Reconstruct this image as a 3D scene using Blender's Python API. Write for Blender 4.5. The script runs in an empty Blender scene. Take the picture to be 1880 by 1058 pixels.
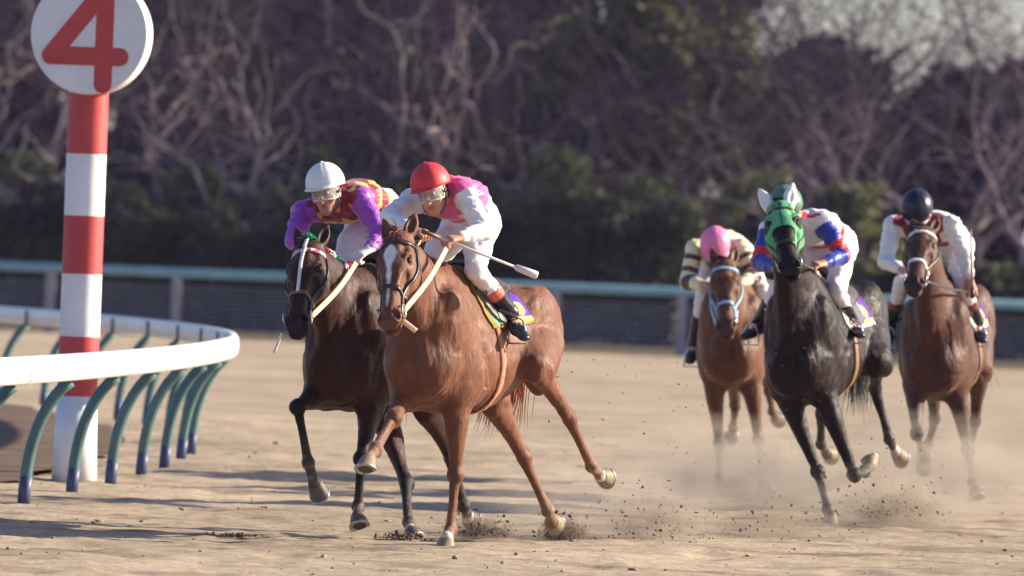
import bpy, math, random
import numpy as np
from mathutils import Vector, Matrix

random.seed(4)
RNG = np.random.default_rng(4)
SC = bpy.context.scene
COL = SC.collection

# ------------------------------------------------------------------ camera
F_PX, CAM_H, ROLL, HORIZON = 16500.0, 1.627, math.radians(2.2), 473.0
W_PX, H_PX = 1880.0, 1058.0
PITCH = math.atan((H_PX / 2 - HORIZON) / F_PX)
FWD = Vector((0, math.cos(PITCH), -math.sin(PITCH)))
UP0 = Vector((0, math.sin(PITCH), math.cos(PITCH)))
RT0 = Vector((1, 0, 0))
RT = RT0 * math.cos(ROLL) + UP0 * math.sin(ROLL)
UP = UP0 * math.cos(ROLL) - RT0 * math.sin(ROLL)
CAM = Vector((0, 0, CAM_H))
cam_data = bpy.data.cameras.new("camera")
cam = bpy.data.objects.new("camera", cam_data)
COL.objects.link(cam)
m = Matrix.Identity(4)
for i in range(3):
    m[i][0], m[i][1], m[i][2], m[i][3] = RT[i], UP[i], -FWD[i], CAM[i]
cam.matrix_world = m
cam_data.sensor_width = 36
cam_data.lens = 36 * F_PX / W_PX
cam_data.clip_start = 1
cam_data.clip_end = 3000
cam_data.dof.use_dof = True
cam_data.dof.focus_distance = 50.2
cam_data.dof.aperture_fstop = 4.6
SC.camera = cam

# ------------------------------------------------------------------ sky, sun, exposure
SUN_EL = math.radians(23)
SUN_BACK = math.radians(14)          # how far the sun stands behind the riders, measured from due right
sun_dir = Vector((math.cos(SUN_BACK) * math.cos(SUN_EL), math.sin(SUN_BACK) * math.cos(SUN_EL), math.sin(SUN_EL)))
world = bpy.data.worlds.new("World")
SC.world = world
world.use_nodes = True
nt = world.node_tree
sky = nt.nodes.new('ShaderNodeTexSky')
sky.sky_type = 'NISHITA'
sky.sun_disc = False
sky.sun_elevation = SUN_EL
sky.sun_rotation = math.atan2(sun_dir.x, sun_dir.y)
sky.air_density = 1.0
sky.dust_density = 0.8
tint = nt.nodes.new('ShaderNodeMix'); tint.data_type = 'RGBA'; tint.blend_type = 'MULTIPLY'
tint.inputs[0].default_value = 1; tint.inputs[7].default_value = (.90, .93, 1.18, 1)     # bluish tint put on the sky to cool the shadows, besides the haze
nt.links.new(sky.outputs[0], tint.inputs[6])
nt.links.new(tint.outputs[2], nt.nodes['Background'].inputs[0])
nt.nodes['Background'].inputs[1].default_value = 0.068
sun_data = bpy.data.lights.new("sun", 'SUN')
sun_data.energy = 5.0
sun_data.angle = math.radians(1.3)
sun_data.color = (1.0, 0.86, 0.66)
sun = bpy.data.objects.new("sun", sun_data)
COL.objects.link(sun)
sun.rotation_euler = sun_dir.to_track_quat('Z', 'Y').to_euler()
sun.location = (20, 60, 30)
SC.view_settings.view_transform = 'Standard'
SC.view_settings.look = 'None'
SC.view_settings.gamma = 1
SC.view_settings.use_curve_mapping = False
SC.view_settings.exposure = 1.2
SC.cycles.use_denoising = True
SC.cycles.max_bounces = 6
SC.cycles.volume_step_rate = 3
SC.cycles.volume_max_steps = 64


def P(px, py, Y):
    """photo pixel -> point of the place at distance Y from the camera"""
    d = FWD + RT * ((px - W_PX / 2) / F_PX) + UP * ((H_PX / 2 - py) / F_PX)
    return CAM + d * (Y / d.y)


def G(px, py):
    """photo pixel -> point of the ground"""
    d = FWD + RT * ((px - W_PX / 2) / F_PX) + UP * ((H_PX / 2 - py) / F_PX)
    return CAM + d * (-CAM_H / d.z)


# ------------------------------------------------------------------ object helpers
def tag(o, label=None, cat=None, group=None, kind=None):
    if label: o['label'] = label
    if cat: o['category'] = cat
    if group: o['group'] = group
    if kind: o['kind'] = kind
    return o


def empty(name, loc=(0, 0, 0), rz=0.0):
    o = bpy.data.objects.new(name, None)
    o.empty_display_size = 0.2
    o.location = loc
    o.rotation_euler = (0, 0, rz)
    COL.objects.link(o)
    return o


def mesh_obj(name, verts, faces, mat=None, parent=None, smooth=True, cols=None, cname='coat'):
    me = bpy.data.meshes.new(name)
    if isinstance(faces, np.ndarray):
        v = np.asarray(verts, dtype=np.float32)
        k = faces.shape[1]
        me.vertices.add(len(v)); me.vertices.foreach_set('co', v.ravel())
        me.loops.add(faces.size); me.loops.foreach_set('vertex_index', faces.astype(np.int32).ravel())
        me.polygons.add(len(faces))
        me.polygons.foreach_set('loop_start', np.arange(0, faces.size, k, dtype=np.int32))
        me.polygons.foreach_set('loop_total', np.full(len(faces), k, dtype=np.int32))
        me.update(calc_edges=True)
    else:
        me.from_pydata([tuple(v) for v in verts], [], faces)
        me.update()
    if smooth and len(me.polygons):
        me.polygons.foreach_set('use_smooth', np.ones(len(me.polygons), dtype=bool))
    if cols is not None:
        a = me.color_attributes.new(cname, 'FLOAT_COLOR', 'POINT')
        c = np.ones((len(me.vertices), 4), dtype=np.float32)
        c[:, :3] = cols
        a.data.foreach_set('color', c.ravel())
    if mat: me.materials.append(mat)
    o = bpy.data.objects.new(name, me)
    COL.objects.link(o)
    if parent: o.parent = parent
    return o


class MB:
    """collects shapes of one part"""
    def __init__(s):
        s.v, s.f = [], []

    def add(s, v, f):
        n = len(s.v)
        s.v += [tuple(x) for x in v]
        s.f += [tuple(i + n for i in q) for q in f]

    def box(s, lo, hi, M=None):
        v = [Vector((x, y, z)) for x in (lo[0], hi[0]) for y in (lo[1], hi[1]) for z in (lo[2], hi[2])]
        if M is not None: v = [M @ p for p in v]
        s.add(v, [(0, 1, 3, 2), (4, 6, 7, 5), (0, 4, 5, 1), (2, 3, 7, 6), (0, 2, 6, 4), (1, 5, 7, 3)])

    def tube(s, pts, rad, n=8, cap=True):
        pts = [Vector(p) for p in pts]
        if not hasattr(rad, '__len__'): rad = [rad] * len(pts)
        rings = []
        t0 = (pts[1] - pts[0]).normalized()
        a = t0.orthogonal().normalized()
        for i, p in enumerate(pts):
            t = (pts[min(i + 1, len(pts) - 1)] - pts[max(i - 1, 0)])
            if t.length < 1e-9: t = t0
            t.normalize()
            a = (a - t * a.dot(t)).normalized()
            b = t.cross(a)
            rings.append([p + (a * math.cos(2 * math.pi * k / n) + b * math.sin(2 * math.pi * k / n)) * rad[i] for k in range(n)])
        base = len(s.v)
        for r in rings: s.v += [tuple(q) for q in r]
        for i in range(len(pts) - 1):
            for k in range(n):
                k2 = (k + 1) % n
                s.f.append((base + i * n + k, base + i * n + k2, base + (i + 1) * n + k2, base + (i + 1) * n + k))
        if cap:
            s.f.append(tuple(base + k for k in reversed(range(n))))
            e = base + (len(pts) - 1) * n
            s.f.append(tuple(e + k for k in range(n)))

    def ribbon(s, pts, nrm, width, thick):
        """flat strap: points, outward normals"""
        n = len(pts); base = len(s.v)
        if not hasattr(width, '__len__'): width = [width] * n
        for i in range(n):
            t = (Vector(pts[min(i + 1, n - 1)]) - Vector(pts[max(i - 1, 0)])).normalized()
            N = Vector(nrm[i]); N = (N - t * N.dot(t)).normalized()
            b = t.cross(N)
            p = Vector(pts[i]); w = width[i] / 2
            for (du, dn) in ((-1, -.5), (1, -.5), (1, .5), (-1, .5)):
                s.v.append(tuple(p + b * (du * w) + N * (dn * thick)))
        for i in range(n - 1):
            for k in range(4):
                k2 = (k + 1) % 4
                s.f.append((base + i * 4 + k, base + i * 4 + k2, base + i * 4 + 4 + k2, base + i * 4 + 4 + k))
        s.f.append((base + 3, base + 2, base + 1, base))
        e = base + (n - 1) * 4
        s.f.append((e, e + 1, e + 2, e + 3))

    def torus(s, c, ax, R, r, n=18, k=6, squash=1.0, ref=None):
        c, ax = Vector(c), Vector(ax).normalized()
        a = ax.orthogonal().normalized() if ref is None else (Vector(ref) - ax * Vector(ref).dot(ax)).normalized()
        b = ax.cross(a)
        base = len(s.v)
        for i in range(n):
            A = 2 * math.pi * i / n
            d = a * math.cos(A) + b * math.sin(A)
            e = a * math.cos(A) + b * math.sin(A) * squash
            for j in range(k):
                B = 2 * math.pi * j / k
                s.v.append(tuple(c + e * R + d * (r * math.cos(B)) + ax * (r * math.sin(B))))
        for i in range(n):
            for j in range(k):
                i2, j2 = (i + 1) % n, (j + 1) % k
                s.f.append((base + i * k + j, base + i2 * k + j, base + i2 * k + j2, base + i * k + j2))

    def build(s, name, mat, parent=None, smooth=True):
        return mesh_obj(name, s.v, s.f, mat, parent, smooth)


# ------------------------------------------------------------------ materials
def lin(r, g, b):
    f = lambda c: c / 12.92 if c <= .04045 else ((c + .055) / 1.055) ** 2.4
    return (f(r / 255), f(g / 255), f(b / 255))


def new_mat(name):
    m = bpy.data.materials.new(name)
    m.use_nodes = True
    return m, m.node_tree, m.node_tree.nodes['Principled BSDF']


def noise(nt, scale, detail=4, rough=.55, vec=None, coord='Object', stretch=None):
    n = nt.nodes.new('ShaderNodeTexNoise')
    n.inputs['Scale'].default_value = scale
    n.inputs['Detail'].default_value = detail
    n.inputs['Roughness'].default_value = rough
    if vec is None:
        tc = nt.nodes.new('ShaderNodeTexCoord')
        vec = tc.outputs[coord]
    if stretch:
        mp = nt.nodes.new('ShaderNodeMapping')
        mp.inputs['Scale'].default_value = stretch
        nt.links.new(vec, mp.inputs[0]); vec = mp.outputs[0]
    nt.links.new(vec, n.inputs['Vector'])
    return n.outputs['Fac']


def ramp(nt, fac, stops):
    r = nt.nodes.new('ShaderNodeValToRGB')
    el = r.color_ramp.elements
    while len(el) < len(stops): el.new(.5)
    for e, (p, c) in zip(el, stops):
        e.position = p
        e.color = (*c, 1) if len(c) == 3 else c
    nt.links.new(fac, r.inputs[0])
    return r.outputs[0]


def mixc(nt, a, b, fac, mode='MIX'):
    n = nt.nodes.new('ShaderNodeMix')
    n.data_type = 'RGBA'; n.blend_type = mode
    for s, v in ((n.inputs[6], a), (n.inputs[7], b), (n.inputs[0], fac)):
        if hasattr(v, 'is_linked') or hasattr(v, 'links'): nt.links.new(v, s)
        elif isinstance(v, (int, float)): s.default_value = v
        else: s.default_value = (*v, 1)
    return n.outputs[2]


def bump(nt, bsdf, fac, strength=.3, dist=.01):
    b = nt.nodes.new('ShaderNodeBump')
    b.inputs['Strength'].default_value = strength
    b.inputs['Distance'].default_value = dist
    nt.links.new(fac, b.inputs['Height'])
    nt.links.new(b.outputs[0], bsdf.inputs['Normal'])


def simple(name, c, rough=.6, var=.25, scale=30, spec=.5, metal=0, bmp=.15, bdist=.004, sheen=0, coord='Object'):
    m, nt, b = new_mat(name)
    f = noise(nt, scale, 5, coord=coord)
    lo = tuple(x * (1 - var) for x in c); hi = tuple(min(1, x * (1 + var)) for x in c)
    nt.links.new(ramp(nt, f, [(.3, lo), (.7, hi)]), b.inputs['Base Color'])
    b.inputs['Roughness'].default_value = rough
    b.inputs['Specular IOR Level'].default_value = spec
    b.inputs['Metallic'].default_value = metal
    if sheen: b.inputs['Sheen Weight'].default_value = sheen
    if bmp: bump(nt, b, f, bmp, bdist)
    return m


def attr_mat(name, rough=.5, spec=.5, var=.18, scale=60, bmp=.2, bdist=.003, sheen=0, stretch=None, aname='coat', coat=0, sheen_tint=None, bscale=None):
    m, nt, b = new_mat(name)
    a = nt.nodes.new('ShaderNodeAttribute'); a.attribute_name = aname
    f = noise(nt, scale, 5, stretch=stretch)
    g = ramp(nt, f, [(.25, (1 - var,) * 3), (.75, (1 + var,) * 3)])
    nt.links.new(mixc(nt, a.outputs['Color'], g, 1.0, 'MULTIPLY'), b.inputs['Base Color'])
    b.inputs['Roughness'].default_value = rough
    b.inputs['Specular IOR Level'].default_value = spec
    if sheen:
        b.inputs['Sheen Weight'].default_value = sheen
        b.inputs['Sheen Roughness'].default_value = .4
        if sheen_tint: b.inputs['Sheen Tint'].default_value = (*sheen_tint, 1)
    if coat:
        b.inputs['Coat Weight'].default_value = coat
        b.inputs['Coat Roughness'].default_value = .3
    f2 = noise(nt, bscale, 4, stretch=stretch) if bscale else f
    bump(nt, b, f2, bmp, bdist)
    return m


# ------------------------------------------------------------------ ground
def vnoise2(x, y, seed=0):
    xi, yi = np.floor(x).astype(np.int64), np.floor(y).astype(np.int64)
    fx, fy = x - xi, y - yi
    fx, fy = fx * fx * (3 - 2 * fx), fy * fy * (3 - 2 * fy)
    def h(a, b):
        n = (a * 374761393 + b * 668265263 + seed * 982451653) & 0x7fffffff
        n = ((n ^ (n >> 13)) * 1274126177) & 0x7fffffff
        n = (n ^ (n >> 16)) & 0xffff
        return n / 32767.5 - 1
    return (h(xi, yi) * (1 - fx) + h(xi + 1, yi) * fx) * (1 - fy) + (h(xi, yi + 1) * (1 - fx) + h(xi + 1, yi + 1) * fx) * fy


def ground_h(x, y):
    """height of the raked dirt in metres"""
    z = .018 * vnoise2(x / 1.3, y / 2.2, 1) + .008 * vnoise2(x / .45, y / .6, 2) + .007 * vnoise2(x / .17, y / .2, 3) + .0055 * vnoise2(x / .07, y / .08, 4)
    p = vnoise2(x / .38, y / .45, 7)
    z -= .03 * np.clip(p - .35, 0, 1) * 1.6           # old hoof prints
    z += .02 * np.clip(vnoise2(x / .21, y / .25, 9) - .45, 0, 1)
    return z - .01


def make_ground():
    mat, nt, b = new_mat('track dirt')
    tc = nt.nodes.new('ShaderNodeTexCoord')
    o = tc.outputs['Object']
    big = noise(nt, .35, 4, .6, o, stretch=(1, .45, 1))
    mid = noise(nt, 3.2, 6, .65, o)
    fine = noise(nt, 34, 7, .8, o, stretch=(.6, 1, 1))
    c1 = ramp(nt, big, [(.36, lin(148, 132, 112)), (.64, lin(194, 177, 152))])
    c2 = ramp(nt, mid, [(.28, lin(116, 101, 88)), (.47, lin(178, 161, 138)), (.75, lin(206, 189, 162))])
    churn = noise(nt, 1.1, 6, .7, o, stretch=(.5, 1, 1))           # damp earth turned up by earlier runners
    c3 = mixc(nt, mixc(nt, c1, c2, .5), lin(112, 92, 76), ramp(nt, churn, [(.50, (0, 0, 0)), (.68, (.8, .8, .8))]))
    c4 = mixc(nt, c3, ramp(nt, fine, [(.34, (.5, .48, .47)), (.56, (1.08, 1.08, 1.08))]), .9, 'MULTIPLY')
    nt.links.new(c4, b.inputs['Base Color'])
    b.inputs['Roughness'].default_value = .95
    b.inputs['Specular IOR Level'].default_value = .15
    bump(nt, b, fine, .65, .02)
    # one sheet: a fine mesh where the race is run, coarse rings out to the horizon
    xs = np.concatenate([[-900, -300, -100, -40, -15, -7.5], np.arange(-5.2, 5.21, .045), [7.5, 15, 40, 100, 300, 900]])
    ys = np.concatenate([[-300, -50, 0, 20, 34], 40 + np.cumsum(np.concatenate([np.full(420, .045), np.linspace(.05, .5, 90)])), [85, 95, 110, 130, 150, 170, 200, 260, 400, 800, 2000]])
    ys = np.unique(ys)
    X, Y = np.meshgrid(xs, ys, indexing='ij')
    m = (np.abs(X) < 5.3) & (Y > 39) & (Y < 84)
    Z = np.where(m, ground_h(X, Y), 0)
    v = np.stack([X, Y, Z], -1).reshape(-1, 3)
    nx, ny = len(xs), len(ys)
    i, j = np.meshgrid(np.arange(nx - 1), np.arange(ny - 1), indexing='ij')
    a = i * ny + j
    f = np.stack([a, a + ny, a + ny + 1, a + 1], -1).reshape(-1, 4)
    o = mesh_obj('dirt_track', v, f, mat)
    tag(o, kind='structure')
    # clods lying on and kicked out of the track
    cm = simple('clod dirt', lin(146, 126, 106), .95, .35, 40, .1, bmp=.6, bdist=.01)
    ico_v, ico_f = ico()
    V, Fc, n = [], [], 0
    for k in range(600):
        y = 42 + 34 * random.random() ** 1.6
        hw = 960 / F_PX * y
        x = random.uniform(-hw, hw)
        r = .005 + .016 * random.random() ** 4
        s = np.array([r * random.uniform(.7, 1.5), r * random.uniform(.7, 1.5), r * random.uniform(.4, .9)])
        z = float(ground_h(np.array([x]), np.array([y]))[0])
        V.append(ico_v * s * (1 + .25 * RNG.standard_normal((len(ico_v), 1))) + np.array([x, y, z + r * .25])); Fc.append(ico_f + n); n += len(ico_v)
    o = mesh_obj('dirt_clods', np.concatenate(V), np.concatenate(Fc), cm, smooth=False)
    tag(o, 'small brown clods of dirt scattered over the pale track', 'dirt', kind='stuff')


def ico():
    t = (1 + 5 ** .5) / 2
    v = np.array([(-1, t, 0), (1, t, 0), (-1, -t, 0), (1, -t, 0), (0, -1, t), (0, 1, t), (0, -1, -t), (0, 1, -t), (t, 0, -1), (t, 0, 1), (-t, 0, -1), (-t, 0, 1)], dtype=float)
    v /= np.linalg.norm(v[0])
    f = np.array([(0, 11, 5), (0, 5, 1), (0, 1, 7), (0, 7, 10), (0, 10, 11), (1, 5, 9), (5, 11, 4), (11, 10, 2), (10, 7, 6), (7, 1, 8), (3, 9, 4), (3, 4, 2), (3, 2, 6), (3, 6, 8), (3, 8, 9), (4, 9, 5), (2, 4, 11), (6, 2, 10), (8, 6, 7), (9, 8, 1)])
    return v, f


# ------------------------------------------------------------------ running rail, marker post, outer fence
def make_rail():
    root = empty('running_rail', G(62, 920))
    tag(root, 'white curved running rail on bent green posts at the left of the track', 'rail')
    inv = Vector(root.location)
    white = simple('rail paint', (.80, .80, .77), .35, .06, 3, .5, bmp=.03)
    green = simple('post paint', lin(72, 106, 106), .45, .15, 8, .5, bmp=.05)
    navy = simple('post foot', lin(56, 68, 104), .5, .2, 12)
    dark = simple('bracket steel', (.03, .03, .035), .5, .2, 20)
    joint = simple('rail joint', (.60, .61, .60), .5, .1, 6, .4)
    R1, R2, Y0, X0 = 172.0, 88.0, 69.0, -2.46
    def base(Y):
        R = R1 if Y < Y0 else R2
        x = X0 - (Y - Y0) ** 2 / (2 * R)
        t = Vector((-(Y - Y0) / R, 1, 0)).normalized()
        return Vector((x, Y, 0)), Vector((t.y, -t.x, 0))
    OV, HZ = .29, .845
    prof = [(.030, -.08), (.046, -.055), (.052, 0), (.046, .055), (.030, .082), (-.012, .085), (-.03, .07), (-.03, -.07), (-.012, -.082)]
    mb = MB(); n = len(prof)
    Ys = np.arange(46, 128, .4)
    for Y in Ys:
        p, o = base(Y)
        for (d, z) in prof: mb.v.append(tuple(p + o * (OV + d) + Vector((0, 0, HZ + z)) - inv))
    for i in range(len(Ys) - 1):
        for k in range(n):
            k2 = (k + 1) % n
            mb.f.append((i * n + k, (i + 1) * n + k, (i + 1) * n + k2, i * n + k2))
    mb.build('top_rail', white, root)
    for Y in np.arange(48.4, 120, 5.0):
        jm = MB(); k = len(prof)
        for dy in (-.03, .03):
            p, o = base(Y + dy)
            for (d, z) in prof: jm.v.append(tuple(p + o * (OV + d * 1.07 + .0005) + Vector((0, 0, HZ + z * 1.04)) - inv))
        for a in range(k): jm.f.append((a, k + a, k + (a + 1) % k, (a + 1) % k))
        jm.build('rail_joint', joint, root, smooth=False)
    Y = 50.7
    while Y < 120:
        p, o = base(Y)
        p = p - inv
        pts = [p + o * (OV * .92 * (s ** 2.3)) + Vector((0, 0, (HZ - .09) * (1 - (1 - s) ** 1.25) - .05 * (1 - s))) for s in np.linspace(0, 1, 12)]
        pm = MB(); pm.tube(pts, .038, 12)
        post = pm.build('post', green, root)
        fm = MB(); fm.tube([p + Vector((0, 0, -.05)), p + Vector((0, 0, .07)) + o * .003, p + Vector((0, 0, .155)) + o * .012], .0405, 12)
        fm.build('post_foot', navy, post)
        bm = MB()
        t = Vector((-o.y, o.x, 0))
        M = Matrix.Translation(p + o * (OV - .035) + Vector((0, 0, HZ))) @ Matrix((o, t, Vector((0, 0, 1)))).transposed().to_4x4()
        bm.box((-.012, -.03, -.10), (.004, .03, .06), M)
        bm.build('bracket', dark, post)
        Y += 2.5


def make_infield():
    m = simple('infield turf', lin(104, 88, 74), .95, .4, 2.2, .1, bmp=.5, bdist=.03)
    v, f = [], []
    Ys = np.arange(40, 140, 2.0)
    for Y in Ys:
        R = 172.0 if Y < 69 else 88.0
        x = -2.46 - (Y - 69) ** 2 / (2 * R) - .55 + .1 * math.sin(Y * 1.7)
        v += [(x, Y, .028), (-60, Y, .028)]
    for i in range(len(Ys) - 1): f.append((2 * i, 2 * i + 2, 2 * i + 3, 2 * i + 1))
    tag(mesh_obj('infield', v, f, m, smooth=False), kind='structure')


def make_marker():
    b = G(136, 877)
    root = empty('distance_marker', b)
    tag(root, 'red and white banded furlong pole topped by a white disc reading 4', 'marker post')
    w = simple('marker white', (.79, .80, .79), .45, .10, 3, .5, bmp=.03)
    r = simple('marker red', lin(194, 66, 64), .5, .14, 5, .5, bmp=.03)
    s = F_PX / b.y
    H = 2.66
    bands = [(0, .56, 0), (.56, .97, 1), (.97, 1.40, 0), (1.40, 1.80, 1), (1.80, 2.225, 0), (2.225, 2.645, 1), (2.645, 2.74, 0)]
    for (a, c, k) in bands:
        mb = MB()
        flare = .02 if a == 0 else 0
        n = 28; R = .138
        mb.tube([(0, 0, a - (.1 if a == 0 else 0)), (0, 0, c)], [R + flare, R - flare * .0], n, cap=(a == 0 or c > 2.8))
        mb.build('red_band' if k else 'white_band', r if k else w, root)
    # disc, turned a little to the left so that its right rim catches the sun
    ang = math.radians(-13)
    N = Vector((math.sin(ang), -math.cos(ang), 0)); T = Vector((math.cos(ang), math.sin(ang), 0)); Z = Vector((0, 0, 1))
    c0 = Vector((0.01, -.075, 3.045))
    R, th = .415, .085
    mb = MB(); n = 64
    prof = [(0, th), (R - .012, th), (R - .003, th - .004), (R, th - .014), (R, -th + .014), (R - .012, -th), (0, -th)]
    for (rr, d) in prof:
        for k in range(n):
            A = 2 * math.pi * k / n
            mb.v.append(tuple(c0 + (T * math.cos(A) + Z * math.sin(A)) * max(rr, .001) + N * d))
    for i in range(len(prof) - 1):
        for k in range(n):
            k2 = (k + 1) % n
            mb.f.append((i * n + k, (i + 1) * n + k, (i + 1) * n + k2, i * n + k2))
    disc = mb.build('disc', w, root, smooth=False)
    sw = .063
    k = .415 / 110
    strokes = [((30, 75), (30, -90)), ((22, 75), (-70, -40)), ((-70, -40), (60, -40))]
    mb = MB()
    for i, (p, q) in enumerate(strokes):
        p, q = Vector((p[0] * k, p[1] * k)), Vector((q[0] * k, q[1] * k))
        d = (q - p).normalized(); A0 = math.atan2(d.y, d.x)
        out = [q + Vector((math.cos(A0 + a), math.sin(A0 + a))) * sw for a in np.linspace(-math.pi / 2, math.pi / 2, 14)]
        out += [p + Vector((math.cos(A0 + a), math.sin(A0 + a))) * sw for a in np.linspace(math.pi / 2, 1.5 * math.pi, 14)]
        off = th + .003 + i * .0012
        base = len(mb.v)
        for z in (th - .002, off):
            mb.v += [tuple(c0 + T * o.x + Z * o.y + N * z) for o in out]
        m_ = len(out)
        mb.f.append(tuple(base + m_ + j for j in range(m_)))
        for j in range(m_):
            j2 = (j + 1) % m_
            mb.f.append((base + j, base + j2, base + m_ + j2, base + m_ + j))
    mb.build('numeral', r, disc, smooth=False)


def make_outer_fence():
    Y = 158.5
    root = empty('outer_fence', (0, Y, 0))
    tag(root, 'long outer fence with a pale blue top rail, grey posts and thin horizontal slats below', 'fence')
    rail = simple('outer rail paint', lin(120, 160, 172), .5, .12, 2, .4)
    post = simple('outer post', lin(140, 136, 146), .7, .2, 6, .3)
    dark = simple('outer slats', lin(112, 116, 130), .85, .25, 5, .2, bmp=.2)
    mb = MB(); mb.tube([(-40, 0, 1.13), (40, 0, 1.13)], .085, 12); mb.build('top_rail', rail, root)
    for k in range(-8, 14):
        x = -8.14 + 2.23 * (k + 1) - 2.23 * 0
        mb = MB(); mb.box((x - .085, -.05, -.1), (x + .085, .07, 1.07)); mb.build('post', post, root, smooth=False)
    k = 0
    z = .06
    while z < .96:
        mb = MB(); h = .030
        mb.box((-40, .10 + .004 * (k % 2), z), (40, .13 + .004 * (k % 2), z + h)); mb.build('slat', dark, root, smooth=False)
        z += .082; k += 1


# ------------------------------------------------------------------ trees
def leaf_cards(centres, size, rng, flat=.6):
    n = len(centres)
    d1 = rng.standard_normal((n, 3)); d1 /= np.linalg.norm(d1, axis=1)[:, None]
    d2 = rng.standard_normal((n, 3)); d2 -= d1 * (d1 * d2).sum(1)[:, None]; d2 /= np.linalg.norm(d2, axis=1)[:, None]
    s = size * rng.uniform(.6, 1.4, (n, 1))
    a, b = d1 * s, d2 * s * flat
    v = np.stack([centres - a, centres - b * .9 + a * .1, centres + a, centres + b * .9 + a * .1], 1).reshape(-1, 3)
    f = np.arange(4 * n).reshape(-1, 4)
    return v, f


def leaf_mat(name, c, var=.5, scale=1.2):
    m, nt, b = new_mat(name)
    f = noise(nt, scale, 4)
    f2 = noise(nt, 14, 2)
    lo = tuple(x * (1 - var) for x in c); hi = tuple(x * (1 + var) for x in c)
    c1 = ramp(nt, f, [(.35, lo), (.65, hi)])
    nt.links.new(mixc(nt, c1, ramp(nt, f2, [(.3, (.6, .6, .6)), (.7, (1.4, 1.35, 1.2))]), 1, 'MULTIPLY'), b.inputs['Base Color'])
    b.inputs['Roughness'].default_value = .6
    b.inputs['Specular IOR Level'].default_value = .3
    tr = nt.nodes.new('ShaderNodeBsdfTranslucent')
    tr.inputs['Color'].default_value = (c[0] * 1.5, c[1] * 1.6, c[2] * .8, 1)
    mx = nt.nodes.new('ShaderNodeMixShader'); mx.inputs[0].default_value = .22
    nt.links.new(b.outputs[0], mx.inputs[1]); nt.links.new(tr.outputs[0], mx.inputs[2])
    nt.links.new(mx.outputs[0], nt.nodes['Material Output'].inputs['Surface'])
    return m


def bare_tree(loc, seed, height, bark, label, spread=1.0, twist=.5, r0=.17, group='bare trees behind the fence', fine=2):
    rng = random.Random(seed)
    root = empty('bare_tree', loc)
    tag(root, label, 'tree', group)
    trunk, limbs, twigs = MB(), MB(), MB()
    def rv(s): return Vector((rng.gauss(0, s), rng.gauss(0, s), rng.gauss(0, s)))
    def grow(p, d, L, r, lev):
        n = max(4, int(L / (.28 if lev < 2 else .2)))
        pts, rad = [p], [r]
        for i in range(n):
            d = (d + rv(twist * (.22 if lev == 0 else .42)) + Vector((0, 0, .07 if lev else .12))).normalized()
            p = p + d * (L / n)
            pts.append(p)
            rad.append(r * (1 - (.40 if lev == 0 else .82) * (i + 1) / n) * rng.uniform(.88, 1.2))
        (trunk if lev == 0 else limbs if lev < 3 else twigs).tube(pts, rad, 9 if lev == 0 else 6 if lev < 3 else 3, cap=False)
        if lev >= 4: return
        kids = (6, 6, 4, fine)[lev] if fine else (5, 4, 2, 0)[lev]
        for k in range(kids):
            t = rng.uniform(.35, 1) if lev else rng.uniform(.55, 1)
            if k == 0: t = 1
            i = min(n, max(1, int(t * n)))
            a = rng.uniform(0, 2 * math.pi)
            side = Vector((math.cos(a), math.sin(a) * .8, rng.uniform(-.3, .4)))
            nd = ((pts[i] - pts[i - 1]).normalized() * rng.uniform(.3, .8) + side * spread).normalized()
            grow(pts[i], nd, L * rng.uniform(.55, .85) if lev else height * rng.uniform(.34, .54), max(rad[i] * rng.uniform(.48, .76), .012), lev + 1)
    grow(Vector((0, 0, -.1)), Vector((rng.uniform(-.15, .15), 0, 1)).normalized(), height * .34, r0, 0)
    t = trunk.build('trunk', bark, root)
    limbs.build('limbs', bark, root)
    tag(twigs.build('twigs', MATS['bark'] if bark is MATS['bark'] else MATS['twig'], root), kind='stuff')


def leafy_tree(loc, seed, h, rx, mat, bark, label, n=5000, leaf=.16, z0=.3, name='evergreen_tree', group='evergreen trees behind the bare trees'):
    rng = np.random.default_rng(seed)
    root = empty(name, loc)
    tag(root, label, 'tree', group)
    k = 26
    cl = np.stack([rng.uniform(-1, 1, k), rng.uniform(-1, 1, k), rng.uniform(0, 1, k)], 1)
    sh = np.sqrt(np.clip(1 - (cl[:, 2] * 1.5 - .5) ** 2, .12, 1))
    cl[:, 0] *= rx * sh * .8; cl[:, 1] *= rx * sh * .8
    cl[:, 2] = z0 * h + cl[:, 2] * (1 - z0) * h * .92
    w = rng.integers(0, k, n)
    off = rng.standard_normal((n, 3)); off /= np.linalg.norm(off, axis=1)[:, None]
    off *= (rng.uniform(.25, 1, (n, 1)) ** .5) * rng.uniform(.6, 1.1, (n, 1)) * rx * .36
    off[:, 2] *= .75
    c = cl[w] + off
    v, f = leaf_cards(c, leaf, rng)
    mesh_obj('crown', v, f, mat, root, smooth=False)
    mb = MB()
    mb.tube([(0, 0, -.1), (.05, 0, h * .4), (-.05, .05, h * .85)], [.2, .15, .04], 8)
    r = random.Random(seed)
    for i in range(8):
        p = Vector(cl[r.randrange(k)])
        mb.tube([(0, 0, p.z * .55), (p.x * .5, p.y * .5, p.z * .85), tuple(p)], [.07, .05, .02], 5)
    mb.build('trunk', bark, root)


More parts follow.
